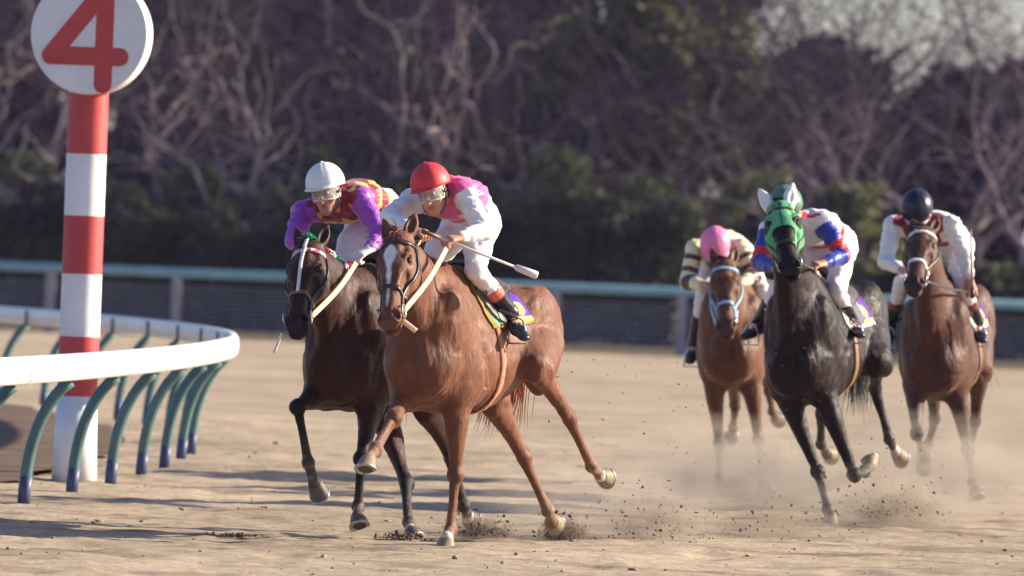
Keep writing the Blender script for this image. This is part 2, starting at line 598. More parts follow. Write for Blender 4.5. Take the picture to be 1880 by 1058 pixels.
def make_hedge(x0, x1, Y, h, seed, label, mat, n):
    rng = np.random.default_rng(seed)
    L = x1 - x0
    root = empty('hedge', ((x0 + x1) / 2, Y, 0))
    tag(root, label, 'hedge', None)
    u = rng.uniform(-L / 2, L / 2, n)
    top = h + .42 * vnoise2(u / 1.5, u * 0 + seed, 5) + .2 * vnoise2(u / .6, u * 0 + seed, 15) + .12 * vnoise2(u / .35, u * 0 + seed, 6)
    z = rng.uniform(.0, 1, n) ** .8 * top
    y = rng.uniform(-.75, .55, n) * np.sqrt(np.clip(1 - (z / (top + .1)) ** 5, .05, 1)) + .16 * vnoise2(u / .7, z / .6, 8)
    v, f = leaf_cards(np.stack([u, y, z], 1), .085, rng)
    mesh_obj('foliage', v, f, mat, root, smooth=False)
    mb = MB(); r = random.Random(seed)
    xx = -L / 2 + .3
    while xx < L / 2:
        for j in range(3):
            mb.tube([(xx, 0, -.05), (xx + r.uniform(-.2, .2), r.uniform(-.2, .2), h * .5), (xx + r.uniform(-.4, .4), r.uniform(-.3, .3), h * .93)], [.03, .02, .006], 4)
        xx += .7
    mb.build('stems', MATS['bark'], root)


MATS = {}


def make_background():
    bark = simple('pale bark', lin(176, 158, 156), .85, .30, 4, .2, bmp=.5, bdist=.02)
    dark = simple('dark bark', lin(58, 51, 64), .9, .35, 4, .2, bmp=.5, bdist=.02)
    MATS['bark'] = dark
    mid = simple('grey bark', lin(126, 112, 118), .85, .35, 4, .2, bmp=.5, bdist=.02)
    MATS['twig'] = simple('twig bark', lin(64, 56, 68), .9, .35, 4, .2)
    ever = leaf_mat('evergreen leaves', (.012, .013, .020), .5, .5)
    olive = leaf_mat('olive leaves', (.16, .155, .085), .45, .6)
    hedge_m = leaf_mat('hedge leaves', (.066, .076, .052), .7, .7)
    ground_m = simple('dry grass', lin(120, 108, 80), .95, .35, 1.5, .1)
    mb = MB()
    mb.v += [(-250, 158.9, .02), (250, 158.9, .02), (250, 600, .02), (-250, 600, .02)]
    mb.f.append((0, 1, 2, 3))
    tag(mb.build('grass_bank', ground_m, smooth=False), kind='structure')
    tones = [('behind the left rail', -20, -4.2, 2.45), ('between the two front riders and the rail', -4.1, 3.6, 2.75), ('behind the three riders at the right', 3.7, 20, 2.05)]
    for i, (w, x0, x1, h) in enumerate(tones):
        make_hedge(x0, x1, 171.4, h, 20 + i, ('dark clipped hedge %s' % w) if i != 2 else 'low loose dark hedge behind the three trailing riders', hedge_m, int(1900 * (x1 - x0)))
    rng = random.Random(12)
    words = ['leftmost gnarled bare tree with crooked pale limbs', 'bare tree behind the red and white marker pole', 'bare tree with forked trunk right of the marker disc', 'bare tree with pale knuckled limbs above the white cap',
             'bare tree between the white capped and red capped riders', 'bare tree with leaning trunk above the red capped rider', 'bare tree with long arching limbs right of the red cap', 'bare tree in front of the olive green crown',
             'slender bare tree left of the green capped rider', 'tall bare tree with twin dark stems above the green cap', 'bare tree between green capped and black capped riders', 'bare tree with fan of thin twigs at the right edge']
    for i, wd in enumerate(words):
        x = -11 + 22 * (i + .5) / 12 + rng.uniform(-.35, .35)
        bare_tree((x, (174.2 if i < 11 else 169.6) + rng.uniform(-.6, 1.6), 0), 300 + i, rng.uniform(8.0, 9.4), bark if i < 8 else mid, wd, spread=1.15 if i < 8 else .9, twist=.74 if i < 8 else .55, r0=rng.uniform(.15, .22) if i < 8 else rng.uniform(.11, .15), fine=2 if i < 9 else 1)
    words2 = ['second row bare tree far left among dark evergreens', 'second row bare tree behind the marker disc', 'second row bare tree left of centre', 'second row bare tree behind the red cap',
              'second row bare tree at the centre gap', 'second row bare tree beside the sky gap', 'second row bare tree against the pale sky', 'second row bare tree at the far right against the sky']
    for i, wd in enumerate(words2):
        x = -12 + 24 * (i + .5) / 8 + rng.uniform(-.5, .5)
        bare_tree((x, 181 + rng.uniform(-1, 2), 0), 500 + i, rng.uniform(8.5, 10), dark, wd, spread=.9, twist=.5, r0=.2, fine=2 if i < 5 else 0)
    for i, (x, wd) in enumerate(((5.3, 'tall dark bare tree whose limbs cross the sky gap above the green cap'), (7.4, 'tall dark bare tree whose limbs cross the sky between the green and black caps'), (9.3, 'tall dark bare tree against the sky at the top right corner'))):
        bare_tree((x, 177.5 + i * .7, 0), 655 + i, 11.5, dark, wd, spread=.95, twist=.5, r0=.21, fine=1)
    words3 = ['dark evergreen at far left', 'dark evergreen behind the marker pole', 'dark evergreen right of the marker disc', 'dark evergreen above the white cap', 'dark evergreen between the front caps',
              'dark evergreen right of the red cap', 'dark evergreen beside the olive tree', 'low dark evergreen under the sky gap', 'low dark evergreen right of the sky gap', 'low dark evergreen at the far right edge']
    words3 += ['deep evergreen mass between the far left crowns', 'deep evergreen mass left of the marker pole', 'deep evergreen mass behind the white capped rider', 'deep evergreen mass above both front riders', 'deep evergreen mass right of the red capped rider', 'deep evergreen mass behind the olive tree']
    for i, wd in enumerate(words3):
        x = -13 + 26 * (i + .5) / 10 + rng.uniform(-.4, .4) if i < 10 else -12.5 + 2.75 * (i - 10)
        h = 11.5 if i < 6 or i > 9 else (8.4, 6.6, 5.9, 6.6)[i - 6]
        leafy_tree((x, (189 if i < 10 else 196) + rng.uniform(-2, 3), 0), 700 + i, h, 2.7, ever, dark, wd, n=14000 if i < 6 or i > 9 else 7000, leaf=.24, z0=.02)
    leafy_tree((3.1, 178.0, 0), 811, 8.0, 1.8, olive, dark, 'olive green leafy tree above the gap between leaders and trailing riders', n=5200, leaf=.12, z0=.3, name='olive_tree', group=None)
    leafy_tree((1.2, 179.0, 0), 814, 7.2, 1.5, olive, dark, 'smaller olive green tree just right of the whip', n=3200, leaf=.12, z0=.35, name='olive_tree', group=None)
    r_ = np.random.default_rng(77); n_ = 16000
    cx = np.concatenate([r_.uniform(-34, -12, n_ // 2), r_.uniform(12, 34, n_ // 2)])
    c_ = np.stack([cx, r_.uniform(186, 193, n_), r_.uniform(0, 1, n_) * (8.5 + 2 * vnoise2(cx / 3, cx * 0, 3))], 1)
    v_, f_ = leaf_cards(c_, .26, r_)
    tag(mesh_obj('far_wood', v_, f_, ever, smooth=False), 'dark far wood closing the background beyond both ends of the tree row', 'wood', kind='stuff')
    bush = leaf_mat('sunlit shrub leaves', (.15, .17, .085), .55, .7)
    for k, (x, h, r, wd) in enumerate(((-9.4, 3.3, 1.2, 'dim green shrub at the far left behind the hedge'), (-6.2, 3.2, 1.1, 'green shrub just right of the marker pole'), (-4.0, 3.7, 1.3, 'sunlit green shrub left of the white cap'), (-1.1, 3.6, 1.1, 'green shrub between the white and red caps'),
                                       (.9, 3.8, 1.3, 'sunlit green shrub right of the red cap'), (2.7, 3.5, 1.2, 'green shrub above the pink cap'), (4.6, 3.5, 1.3, 'green shrub just left of the green cap'), (6.5, 3.4, 1.1, 'green shrub between the green and black caps'))):
        leafy_tree((x, 173.0 + .3 * (k % 3), 0), 830 + k, h, r, bush, dark, wd, n=2600, leaf=.085, z0=.2, name='leafy_shrub', group='sunlit shrubs behind the hedge')


make_ground()
make_rail()
make_infield()
make_marker()
make_outer_fence()
make_background()


def make_black_lift_haze():
    m = bpy.data.materials.new('black_lift_haze'); m.use_nodes = True
    nt = m.node_tree; nt.nodes.remove(nt.nodes['Principled BSDF'])
    v = nt.nodes.new('ShaderNodeVolumePrincipled')
    v.inputs['Color'].default_value = (.60, .56, 1, 1)  # bluish violet volume added to lift the blacks like faded film
    v.inputs['Density'].default_value = .00012
    nt.links.new(v.outputs[0], nt.nodes['Material Output'].inputs['Volume'])
    mb = MB(); mb.box((-960, -320, -1.2), (960, 2050, 16))
    tag(mb.build('black_lift_haze', m, smooth=False), kind='stuff')


make_black_lift_haze()


# ------------------------------------------------------------------ body surfaces: distance fields turned into one mesh
def nrm(v):
    v = np.asarray(v, float)
    return v / (np.linalg.norm(v) + 1e-12)


def vnoise3(X, Y, Z, seed=0):
    xi, yi, zi = [np.floor(q).astype(np.int64) for q in (X, Y, Z)]
    fx, fy, fz = X - xi, Y - yi, Z - zi
    fx, fy, fz = [q * q * (3 - 2 * q) for q in (fx, fy, fz)]
    def h(a, b, c):
        n = (a * 374761393 + b * 668265263 + c * 2147483647 + seed * 982451653) & 0x7fffffff
        n = ((n ^ (n >> 13)) * 1274126177) & 0x7fffffff
        return ((n ^ (n >> 16)) & 0xffff) / 32767.5 - 1
    r = 0
    for a, wa in ((0, 1 - fx), (1, fx)):
        for b, wb in ((0, 1 - fy), (1, fy)):
            for c, wc in ((0, 1 - fz), (1, fz)):
                r = r + h(xi + a, yi + b, zi + c) * wa * wb * wc
    return r


class Field:
    def __init__(s, lo, hi, h):
        s.h = h
        s.lo = np.floor(np.asarray(lo, float) / h) * h
        s.n = np.ceil((np.asarray(hi, float) - s.lo) / h).astype(int) + 1
        s.D = np.full(s.n, .6, dtype=np.float32)

    def sub(s, lo, hi):
        lo = np.maximum(np.asarray(lo), s.lo); hi = np.minimum(np.asarray(hi), s.lo + s.h * (s.n - 1))
        return Field(lo + 1e-6, hi, s.h)

    def _crop(s, lo, hi):
        i0 = np.clip(np.floor((np.asarray(lo) - s.lo) / s.h).astype(int), 0, s.n)
        i1 = np.clip(np.ceil((np.asarray(hi) - s.lo) / s.h).astype(int) + 1, 0, s.n)
        sl = tuple(slice(a, b) for a, b in zip(i0, i1))
        ax = [(s.lo[k] + s.h * np.arange(i0[k], i1[k])).astype(np.float32) for k in range(3)]
        return sl, ax[0][:, None, None], ax[1][None, :, None], ax[2][None, None, :]

    def add(s, prim, k=.02, mode='u'):
        fn, lo, hi = prim
        pad = (k if not callable(k) else .08) + .03
        sl, X, Y, Z = s._crop(np.asarray(lo) - pad, np.asarray(hi) + pad)
        a = s.D[sl]
        if a.size == 0: return
        d = fn(X, Y, Z)
        if callable(k): k = k(X, Y, Z)
        if mode == 'u':
            q = np.maximum(k - np.abs(a - d), 0)
            s.D[sl] = np.minimum(a, d) - q * q / (4 * k)
        else:
            d = -d
            q = np.maximum(k - np.abs(a - d), 0)
            s.D[sl] = np.maximum(a, d) + q * q / (4 * k)

    def cut(s, prim, k=.01): s.add(prim, k, 'c')

    def merge(s, o, k=.02):
        i0 = np.round((o.lo - s.lo) / s.h).astype(int)
        sl = tuple(slice(max(a, 0), min(a + n, N)) for a, n, N in zip(i0, o.n, s.n))
        so = tuple(slice(q.start - a, q.stop - a) for q, a in zip(sl, i0))
        a = s.D[sl]; d = o.D[so]
        if callable(k):
            ax = [(s.lo[i] + s.h * np.arange(sl[i].start, sl[i].stop)).astype(np.float32) for i in range(3)]
            k = k(ax[0][:, None, None], ax[1][None, :, None], ax[2][None, None, :])
        q = np.maximum(k - np.abs(a - d), 0)
        s.D[sl] = np.minimum(a, d) - q * q / (4 * k)

    def wobble(s, fn, band=.03):
        idx = np.where(np.abs(s.D) < band)
        p = [(s.lo[k] + s.h * idx[k]) for k in range(3)]
        s.D[idx] += fn(*p).astype(np.float32)

    def val(s, p):
        p = np.atleast_2d(p)
        q = (p - s.lo) / s.h
        q = np.clip(q, 0, s.n - 1.001)
        i = q.astype(int); f = q - i
        r = 0
        for a in (0, 1):
            for b in (0, 1):
                for c in (0, 1):
                    w = (f[:, 0] if a else 1 - f[:, 0]) * (f[:, 1] if b else 1 - f[:, 1]) * (f[:, 2] if c else 1 - f[:, 2])
                    r = r + w * s.D[np.minimum(i[:, 0] + a, s.n[0] - 1), np.minimum(i[:, 1] + b, s.n[1] - 1), np.minimum(i[:, 2] + c, s.n[2] - 1)]
        return r

    def grad(s, p):
        p = np.atleast_2d(p); e = s.h * 1.2
        g = np.stack([s.val(p + np.eye(3)[k] * e) - s.val(p - np.eye(3)[k] * e) for k in range(3)], 1)
        return g / (np.linalg.norm(g, axis=1)[:, None] + 1e-9)

    def cast(s, o, d, far):
        """from o outwards along d: the outermost surface point within far"""
        o, d = np.atleast_2d(o).astype(float), np.atleast_2d(d).astype(float)
        o, d = np.broadcast_arrays(o, d)
        t = np.full(len(o), float(far))
        for _ in range(60):
            v = s.val(o + d * t[:, None])
            t = np.where(t > 0, t - np.clip(v, -.02, .06) * .8, t)
        return o + d * np.maximum(t, 0)[:, None]

    def mesh(s):
        D = s.D
        S = D < 0
        nx, ny, nz = D.shape
        cnt = np.zeros((nx - 1, ny - 1, nz - 1), dtype=np.int8)
        for a in (0, 1):
            for b in (0, 1):
                for c in (0, 1):
                    cnt += S[a:nx - 1 + a, b:ny - 1 + b, c:nz - 1 + c]
        act = (cnt > 0) & (cnt < 8)
        I = np.stack(np.where(act), 1)
        ids = np.full(act.shape, -1, dtype=np.int64)
        ids[act] = np.arange(len(I))
        acc = np.zeros((len(I), 3)); w = np.zeros(len(I))
        cs = [(a, b, c) for a in (0, 1) for b in (0, 1) for c in (0, 1)]
        vals = {c: D[I[:, 0] + c[0], I[:, 1] + c[1], I[:, 2] + c[2]].astype(float) for c in cs}
        for c in cs:
            for ax in range(3):
                if c[ax]: continue
                e = list(c); e[ax] = 1; e = tuple(e)
                va, vb = vals[c], vals[e]
                m = (va < 0) != (vb < 0)
                t = np.where(m, va / np.where(m, va - vb, 1), 0)
                p = np.array(c, float)[None, :].repeat(len(I), 0)
                p[:, ax] = t
                acc += np.where(m[:, None], p, 0); w += m
        V = s.lo + s.h * (I + acc / w[:, None])
        F = []
        for ax in range(3):
            o1, o2 = [(1, 2), (2, 0), (0, 1)][ax]
            sa = [slice(1, -1)] * 3; sa[ax] = slice(0, -1)
            sb = [slice(1, -1)] * 3; sb[ax] = slice(1, None)
            A, B = S[tuple(sa)], S[tuple(sb)]
            E = np.stack(np.where(A != B), 1)
            inside = A[tuple(E.T)]
            off = np.ones(3, int); off[ax] = 0
            E = E + off
            def cid(d1, d2):
                q = E.copy(); q[:, o1] += d1; q[:, o2] += d2
                return ids[q[:, 0], q[:, 1], q[:, 2]]
            q = np.stack([cid(-1, -1), cid(0, -1), cid(0, 0), cid(-1, 0)], 1)
            q[~inside] = q[~inside][:, ::-1]
            F.append(q)
        F = np.concatenate(F)
        F = F[(F >= 0).all(1)]
        for _ in range(2):
            V -= s.grad(V) * np.clip(s.val(V), -s.h, s.h)[:, None] * .6
        return V, F


def rcone(a, b, ra, rb):
    a, b = np.asarray(a, float), np.asarray(b, float)
    ab = b - a; L2 = max(ab @ ab, 1e-9); R = max(ra, rb)
    def fn(X, Y, Z):
        x, y, z = X - a[0], Y - a[1], Z - a[2]
        t = np.clip((x * ab[0] + y * ab[1] + z * ab[2]) / L2, 0, 1)
        return np.sqrt((x - t * ab[0]) ** 2 + (y - t * ab[1]) ** 2 + (z - t * ab[2]) ** 2) - (ra + t * (rb - ra))
    return fn, np.minimum(a, b) - R, np.maximum(a, b) + R


def ell(c, r, ax=None):
    """ellipsoid; ax = rows of its axes"""
    c = np.asarray(c, float); r = np.asarray(r, float)
    A = np.eye(3) if ax is None else np.asarray(ax, float)
    def fn(X, Y, Z):
        x, y, z = X - c[0], Y - c[1], Z - c[2]
        k0 = k1 = 0
        for i in range(3):
            u = (x * A[i][0] + y * A[i][1] + z * A[i][2]) / r[i]
            k0 = k0 + u * u; k1 = k1 + (u / r[i]) ** 2
        k0 = np.sqrt(k0)
        return k0 * (k0 - 1) / (np.sqrt(k1) + 1e-6)
    R = r.max()
    return fn, c - R, c + R


def frame(d, up):
    """axes: along d, side, up"""
    d = nrm(d); up = np.asarray(up, float); up = nrm(up - d * (up @ d)); return np.array([d, np.cross(up, d), up])


def eseg(a, b, wa, ha, wb, hb, up):
    """tapered segment of elliptical section: w to the side, h along up"""
    a, b = np.asarray(a, float), np.asarray(b, float)
    A = frame(b - a, up); L = np.linalg.norm(b - a)
    R = max(wa, ha, wb, hb)
    def fn(X, Y, Z):
        x, y, z = X - a[0], Y - a[1], Z - a[2]
        u = x * A[0][0] + y * A[0][1] + z * A[0][2]
        v = x * A[1][0] + y * A[1][1] + z * A[1][2]
        q = x * A[2][0] + y * A[2][1] + z * A[2][2]
        t = np.clip(u / L, 0, 1)
        w = wa + t * (wb - wa); h = ha + t * (hb - ha); e = np.minimum(w, h)
        r = u - t * L
        k0 = (r / e) ** 2 + (v / w) ** 2 + (q / h) ** 2
        k1 = (r / e ** 2) ** 2 + (v / w ** 2) ** 2 + (q / h ** 2) ** 2
        k0 = np.sqrt(k0)
        return np.where(k0 < .05, -e, k0 * (k0 - 1) / (np.sqrt(k1) + 1e-6))
    return fn, np.minimum(a, b) - R, np.maximum(a, b) + R


def cr(pts, n):
    """smooth curve through rows of numbers"""
    P_ = np.asarray(pts, float)
    Q = np.vstack([2 * P_[0] - P_[1], P_, 2 * P_[-1] - P_[-2]])
    out = []
    for i in range(len(P_) - 1):
        p0, p1, p2, p3 = Q[i:i + 4]
        for t in np.arange(n) / n:
            out.append(.5 * (2 * p1 + (p2 - p0) * t + (2 * p0 - 5 * p1 + 4 * p2 - p3) * t * t + (3 * p1 - p0 - 3 * p2 + p3) * t ** 3))
    out.append(P_[-1])
    return np.array(out)


def loft(F, rows, up, k=.01, n=3):
    """rows: x y z w h"""
    R = cr(rows, n)
    for p, q in zip(R[:-1], R[1:]):
        F.add(eseg(p[:3], q[:3], max(p[3], .004), max(p[4], .004), max(q[3], .004), max(q[4], .004), up), .003)


def seglen(p, pts):
    """nearest distance and parameter (in segments) of points p on a polyline"""
    best = np.full(len(p), 9.0); par = np.zeros(len(p))
    for i in range(len(pts) - 1):
        a, b = np.asarray(pts[i]), np.asarray(pts[i + 1])
        ab = b - a
        t = np.clip(((p - a) @ ab) / (ab @ ab + 1e-9), 0, 1)
        d = np.linalg.norm(p - a - t[:, None] * ab, axis=1)
        m = d < best
        best[m] = d[m]; par[m] = i + t[m]
    return best, par


def sstep(a, b, x):
    t = np.clip((x - a) / (b - a), 0, 1)
    return t * t * (3 - 2 * t)


# ------------------------------------------------------------------ horses
TRUNK = np.array([  # x, top, bottom, half width, narrowing towards the top
    (.455, -.52, -.60, .05, 0), (.43, -.44, -.70, .12, 0), (.38, -.34, -.78, .175, 0), (.30, -.24, -.82, .205, .1), (.18, -.10, -.845, .215, .25), (.04, -.01, -.845, .225, .38),
    (-.08, .0, -.84, .24, .40), (-.22, -.045, -.825, .262, .30), (-.42, -.085, -.785, .28, .15), (-.58, -.075, -.72, .275, .08), (-.70, -.045, -.655, .265, .05),
    (-.82, -.025, -.60, .262, .10), (-.95, -.055, -.56, .25, .12), (-1.06, -.125, -.54, .215, .10), (-1.13, -.22, -.50, .15, 0), (-1.165, -.32, -.44, .06, 0)])

HEAD = np.array([  # along the face, front, back, half width, corner roundness
    (-.07, .01, -.10, .045), (-.03, .05, -.125, .068), (.03, .068, -.15, .080), (.10, .078, -.175, .092), (.17, .080, -.190, .100), (.23, .074, -.188, .099), (.29, .066, -.165, .086),
    (.35, .060, -.128, .070), (.41, .055, -.100, .059), (.47, .052, -.085, .054), (.53, .050, -.078, .056), (.575, .044, -.078, .060), (.615, .026, -.078, .056), (.645, -.005, -.070, .044), (.662, -.035, -.055, .02)])


def solve(P0, px, L, sign):
    """point on the pixel's ray at distance L from P0, nearer (-1) or farther (+1) than P0"""
    Y = P0[1]
    for _ in range(6):
        q = np.array(P(px[0], px[1], Y))
        d2 = (q[0] - P0[0]) ** 2 + (q[2] - P0[2]) ** 2
        Y = P0[1] + sign * math.sqrt(max(L * L - d2, 0))
    return np.array(P(px[0], px[1], Y))


class Horse:
    pass


def build_horse(sp):
    H = Horse()
    yaw = math.radians(sp['yaw'])
    fw = np.array([-math.sin(yaw), -math.cos(yaw), 0]); lf = np.array([math.cos(yaw), -math.sin(yaw), 0]); up = np.array([0, 0, 1.])
    wp = np.array(P(*sp['withers'], sp['D']))
    root = empty(sp['name'], (wp[0], wp[1], 0))
    tag(root, sp['label'], 'horse', 'racehorses galloping towards the camera')
    R3 = np.array([fw, lf, up])                      # rows: local axes x forward, y to the horse's left, z up
    ang = math.atan2(fw[1], fw[0])
    root.rotation_euler = (0, 0, ang)
    o = np.array([wp[0], wp[1], 0])
    L = lambda q: R3 @ (np.asarray(q) - o)
    W = lambda q: R3.T @ np.asarray(q) + o
    wz = wp[2]
    H.root, H.L, H.W, H.wz, H.R3, H.fw, H.lf = root, L, W, wz, R3, fw, lf
    pit = math.tan(math.radians(sp.get('pitch', 0)))
    T = lambda x, y, z: np.array([x, y, wz + z - x * pit])
    H.T = T
    h = sp.get('vox', .009)
    # --- skeleton
    poll = solve(wp, sp['poll'], sp.get('neck', .74), -1)
    lip = solve(poll, sp['lip'], .66, sp.get('nose', -1))
    a = nrm(L(lip) - L(poll)); pl = L(poll)
    hy = math.radians(sp.get('head_yaw', sp['yaw']))
    f = R3 @ np.array([-math.sin(hy), -math.cos(hy), .0])
    v = nrm(f - a * (f @ a)); l = np.cross(v, a)
    H.head = (pl, a, v, l); H.ears = []
    hp = lambda u, w, q: pl + a * u + l * w + v * q      # along the face, to its left, to the front
    H.hp = hp
    legs = []
    for (kind, side, e0, pxs, lens, sgn, planted) in sp['legs']:
        if kind == 'fore':
            E = np.array(W(T(e0[0], side * .135, e0[1])))
        else:
            E = np.array(W(T(e0[0], side * .165, e0[1])))
        pts = [E]
        for q, Ln, s in zip(pxs, lens, sgn):
            pts.append(solve(pts[-1], q, Ln, s))
        legs.append((kind, side, [L(q) for q in pts], planted))
    H.legs = legs
    allp = np.array([pl, hp(.7, 0, 0), T(.5, .4, .1), T(-1.25, -.4, -1)] + [q for lg in legs for q in lg[2]])
    F = Field(np.minimum(allp.min(0), [-1.25, -.4, .3]) - .18, np.maximum(allp.max(0), [.5, .4, wz]) + .26, h)
    H.F = F
    # --- trunk
    tx = TRUNK[::-1]
    def trunk(X, Y, Z):
        top, bot, w, nar = [np.interp(X, tx[:, 0], tx[:, k]) for k in (1, 2, 3, 4)]
        zc = (top + bot) / 2; hh = (top - bot) / 2
        z = Z - wz + X * pit - zc
        q = z / hh
        ww = w * (1 - nar * np.clip(q + .1, -1, 1.1))
        n0 = np.sqrt((np.abs(Y) / ww) ** 2 + np.abs(q) ** 2.0) + 0 * X
        e = np.minimum(ww, hh)
        ex = np.maximum(X - .455, -1.165 - X)
        return np.maximum((n0 - 1) * e * .85, ex)
    F.add((trunk, (-1.2, -.32, wz - .95), (.5, .32, wz + .12)), .05)
    # --- neck
    nb0, nb1 = T(.20, 0, -.36), T(.02, 0, -.30)
    end = hp(.04, 0, -.10)
    mid = (nb0 * .45 + end * .55) + np.array([0, 0, .03]) + np.array([0, 0, -.02])
    q25 = nb0 * .75 + end * .25
    nd = nrm(end - nb0)
    nup = nrm(np.array([0, 0, 1.]) - nd * nd[2])
    N_ = Field(np.minimum(nb0, end) - .42, np.maximum(nb0, end) + .42, h)
    loft(N_, [(*nb0, .165, .33), (*q25, .135, .27), (*mid, .105, .205), (*(mid * .4 + end * .6), .092, .165), (*end, .080, .125)], nup, .03)
    # jugular groove and the strong muscle over it
    for s in (-1, 1):
        N_.add(ell(T(.26, s * .12, -.34), (.20, .075, .16), frame(nd, nup)), .06)
    F.merge(N_, .12)
    # --- chest, shoulder and hindquarter muscles
    for s in (-1, 1):
        F.add(ell(T(.36, s * .095, -.60), (.11, .09, .14)), .08)                                   # breast
        F.add(ell(T(.20, s * .170, -.42), (.13, .065, .30), frame((.9, 0, -.5), (.4, 0, .9))), .06)      # shoulder blade
        F.add(ell(T(.04, s * .180, -.56), (.15, .075, .17)), .09)                                    # triceps
        F.add(ell(T(-.90, s * .165, -.30), (.25, .115, .27)), .08)                                   # croup
        F.add(ell(T(-1.02, s * .13, -.42), (.13, .10, .24)), .06)
        F.cut(ell(T(.115, s * .285, -.33), (.02, .035, .24), frame((.9, 0, -.45), (.45, 0, .9))), .09)
        F.cut(ell(T(-.70, s * .33, -.42), (.05, .07, .16)), .08)                                     # flank
    F.cut(ell(T(.50, 0, -.60), (.06, .03, .18)), .09)                                              # breast groove
    # --- head
    B = Field(np.minimum(hp(-.15, 0, 0), hp(.8, 0, 0)) - .3, np.maximum(hp(-.15, 0, 0), hp(.8, 0, 0)) + .3, h)
    hx = HEAD
    def head(X, Y, Z):
        x, y, z = X - pl[0], Y - pl[1], Z - pl[2]
        u = x * a[0] + y * a[1] + z * a[2]; w = x * l[0] + y * l[1] + z * l[2]; q = x * v[0] + y * v[1] + z * v[2]
        fr, bk, wd = [np.interp(u, hx[:, 0], hx[:, k]) for k in (1, 2, 3)]
        wd = wd * 1.17
        qc = (fr + bk) / 2; qh = (fr - bk) / 2
        t = (q - qc) / qh
        ww = wd * (1 - .22 * np.clip(-t, 0, 1) ** 2 - .10 * np.clip(t, 0, 1))
        n0 = (np.abs(w / ww) ** 2.6 + np.abs(t) ** 2.6) ** (1 / 2.6)
        ex = np.maximum(u - .662, -.07 - u)
        return np.maximum((n0 - 1) * np.minimum(ww, qh) * .9, ex)
    lo = np.minimum(hp(-.1, 0, 0), hp(.7, 0, 0)) - .2; hi = np.maximum(hp(-.1, 0, 0), hp(.7, 0, 0)) + .2
    B.add((head, lo, hi), .02)
    HA = np.array([a, l, v])
    ea, em = sp.get('ears', (.55, -.1)), None
    for s in (-1, 1):
        B.add(ell(hp(.20, s * .072, -.105), (.105, .034, .085), HA), .03)           # cheek
        B.add(ell(hp(.155, s * .082, .028), (.050, .026, .032), HA), .02)           # brow over the eye
        B.add(ell(hp(.30, s * .058, -.012), (.13, .012, .014), HA), .02)           # facial crest
        B.cut(ell(hp(.105, s * .074, .060), (.034, .018, .022), HA), .025)          # hollow over the eye
        B.cut(ell(hp(.185, s * .100, .026), (.027, .016, .019), HA), .012)          # eye socket
        B.cut(ell(hp(.37, s * .080, .005), (.11, .020, .028), HA), .03)
        B.add(ell(hp(.582, s * .047, .012), (.046, .026, .036), HA), .02)           # nostril wing
        B.cut(ell(hp(.590, s * .057, .030), (.029, .017, .024), HA), .008)
        B.cut(ell(hp(.578, s * .048, .026), (.021, .017, .022), HA), .008)
        B.cut(ell(hp(.600, s * .052, -.036), (.06, .022, .006), HA), .006)          # mouth
    B.add(ell(hp(.625, 0, -.052), (.035, .036, .026), HA), .015)                   # lower lip and chin
    B.cut(ell(hp(.64, 0, -.030), (.04, .06, .004), HA), .006)
    # ears
    for s in (-1, 1):
        tilt, back = sp.get('ear', (.28, .12))
        base = hp(-.035, s * .052, -.018)
        d = nrm(-a * 1.0 + l * (s * tilt) + v * back)
        fr = nrm(v + l * (s * .55)); fr = nrm(fr - d * (fr @ d))
        E_ = Field(base - .25, base + .25, h); H.ears.append((base, d, fr))
        rows = [(-.03, .026, .028), (.02, .035, .030), (.06, .039, .026), (.10, .033, .019), (.135, .020, .012), (.162, .006, .006)]
        loft(E_, [(*(base + d * r[0]), r[1], r[2]) for r in rows], fr, .006)
        E_.cut(ell(base + d * .075 + fr * .026, (.062, .023, .024), frame(d, fr)), .008)
        B.merge(E_, .012)
    F.merge(B, .035)
    # --- legs
    for (kind, side, pts, planted) in legs:
        pts = [np.asarray(q) for q in pts]
        lo = np.min(pts, 0) - .22; hi = np.max(pts, 0) + .22
        G_ = F.sub(lo, hi)
        fwd = np.array([1., 0, 0])
        dirs = [nrm(pts[i + 1] - pts[i]) for i in range(len(pts) - 1)]
        # dorsal side of each bone, carried along the limb
        qd = []
        base = fwd + np.array([0, 0, .35]) * (1 if kind == 'fore' else .3)
        d0 = base - dirs[0] * (base @ dirs[0]); d0 = nrm(d0)
        qd.append(d0)
        for i in range(1, len(dirs)):
            c = np.cross(dirs[i - 1], dirs[i]); sn = np.linalg.norm(c); cs_ = dirs[i - 1] @ dirs[i]
            q = qd[-1]
            if sn > 1e-5:
                k_ = c / sn; A_ = math.atan2(sn, cs_)
                q = q * math.cos(A_) + np.cross(k_, q) * math.sin(A_) + k_ * (k_ @ q) * (1 - math.cos(A_))
            qd.append(nrm(q - dirs[i] * (q @ dirs[i])))
        if kind == 'fore':
            E, K, Fk, C = pts[:4]
            S = T(.30, side * .135, -.50)
            G_.add(eseg(S, E, .085, .125, .085, .115, (1, 0, 0)), .05)
            dd = qd[0]
            loft(G_, [(*E, .082, .108), (*(E * .72 + K * .28 + dd * .008), .070, .086), (*(E * .40 + K * .60 + dd * .004), .048, .056), (*(E * .12 + K * .88), .036, .040)], dd, .02)
            G_.add(ell(E * .70 + K * .30 + dd * .045, (.12, .040, .036), frame(dirs[0], dd)), .03)
            G_.add(ell(K, (.056, .050, .050), frame(dirs[0], dd)), .012)
            G_.add(ell(K + dirs[1] * .03 - qd[1] * .022, (.032, .030, .026), frame(dirs[1], qd[1])), .012)
            loft(G_, [(*(K + dirs[1] * .02), .031, .036), (*(K * .5 + Fk * .5), .0235, .0325), (*(Fk - dirs[1] * .04), .026, .034)], qd[1], .012)
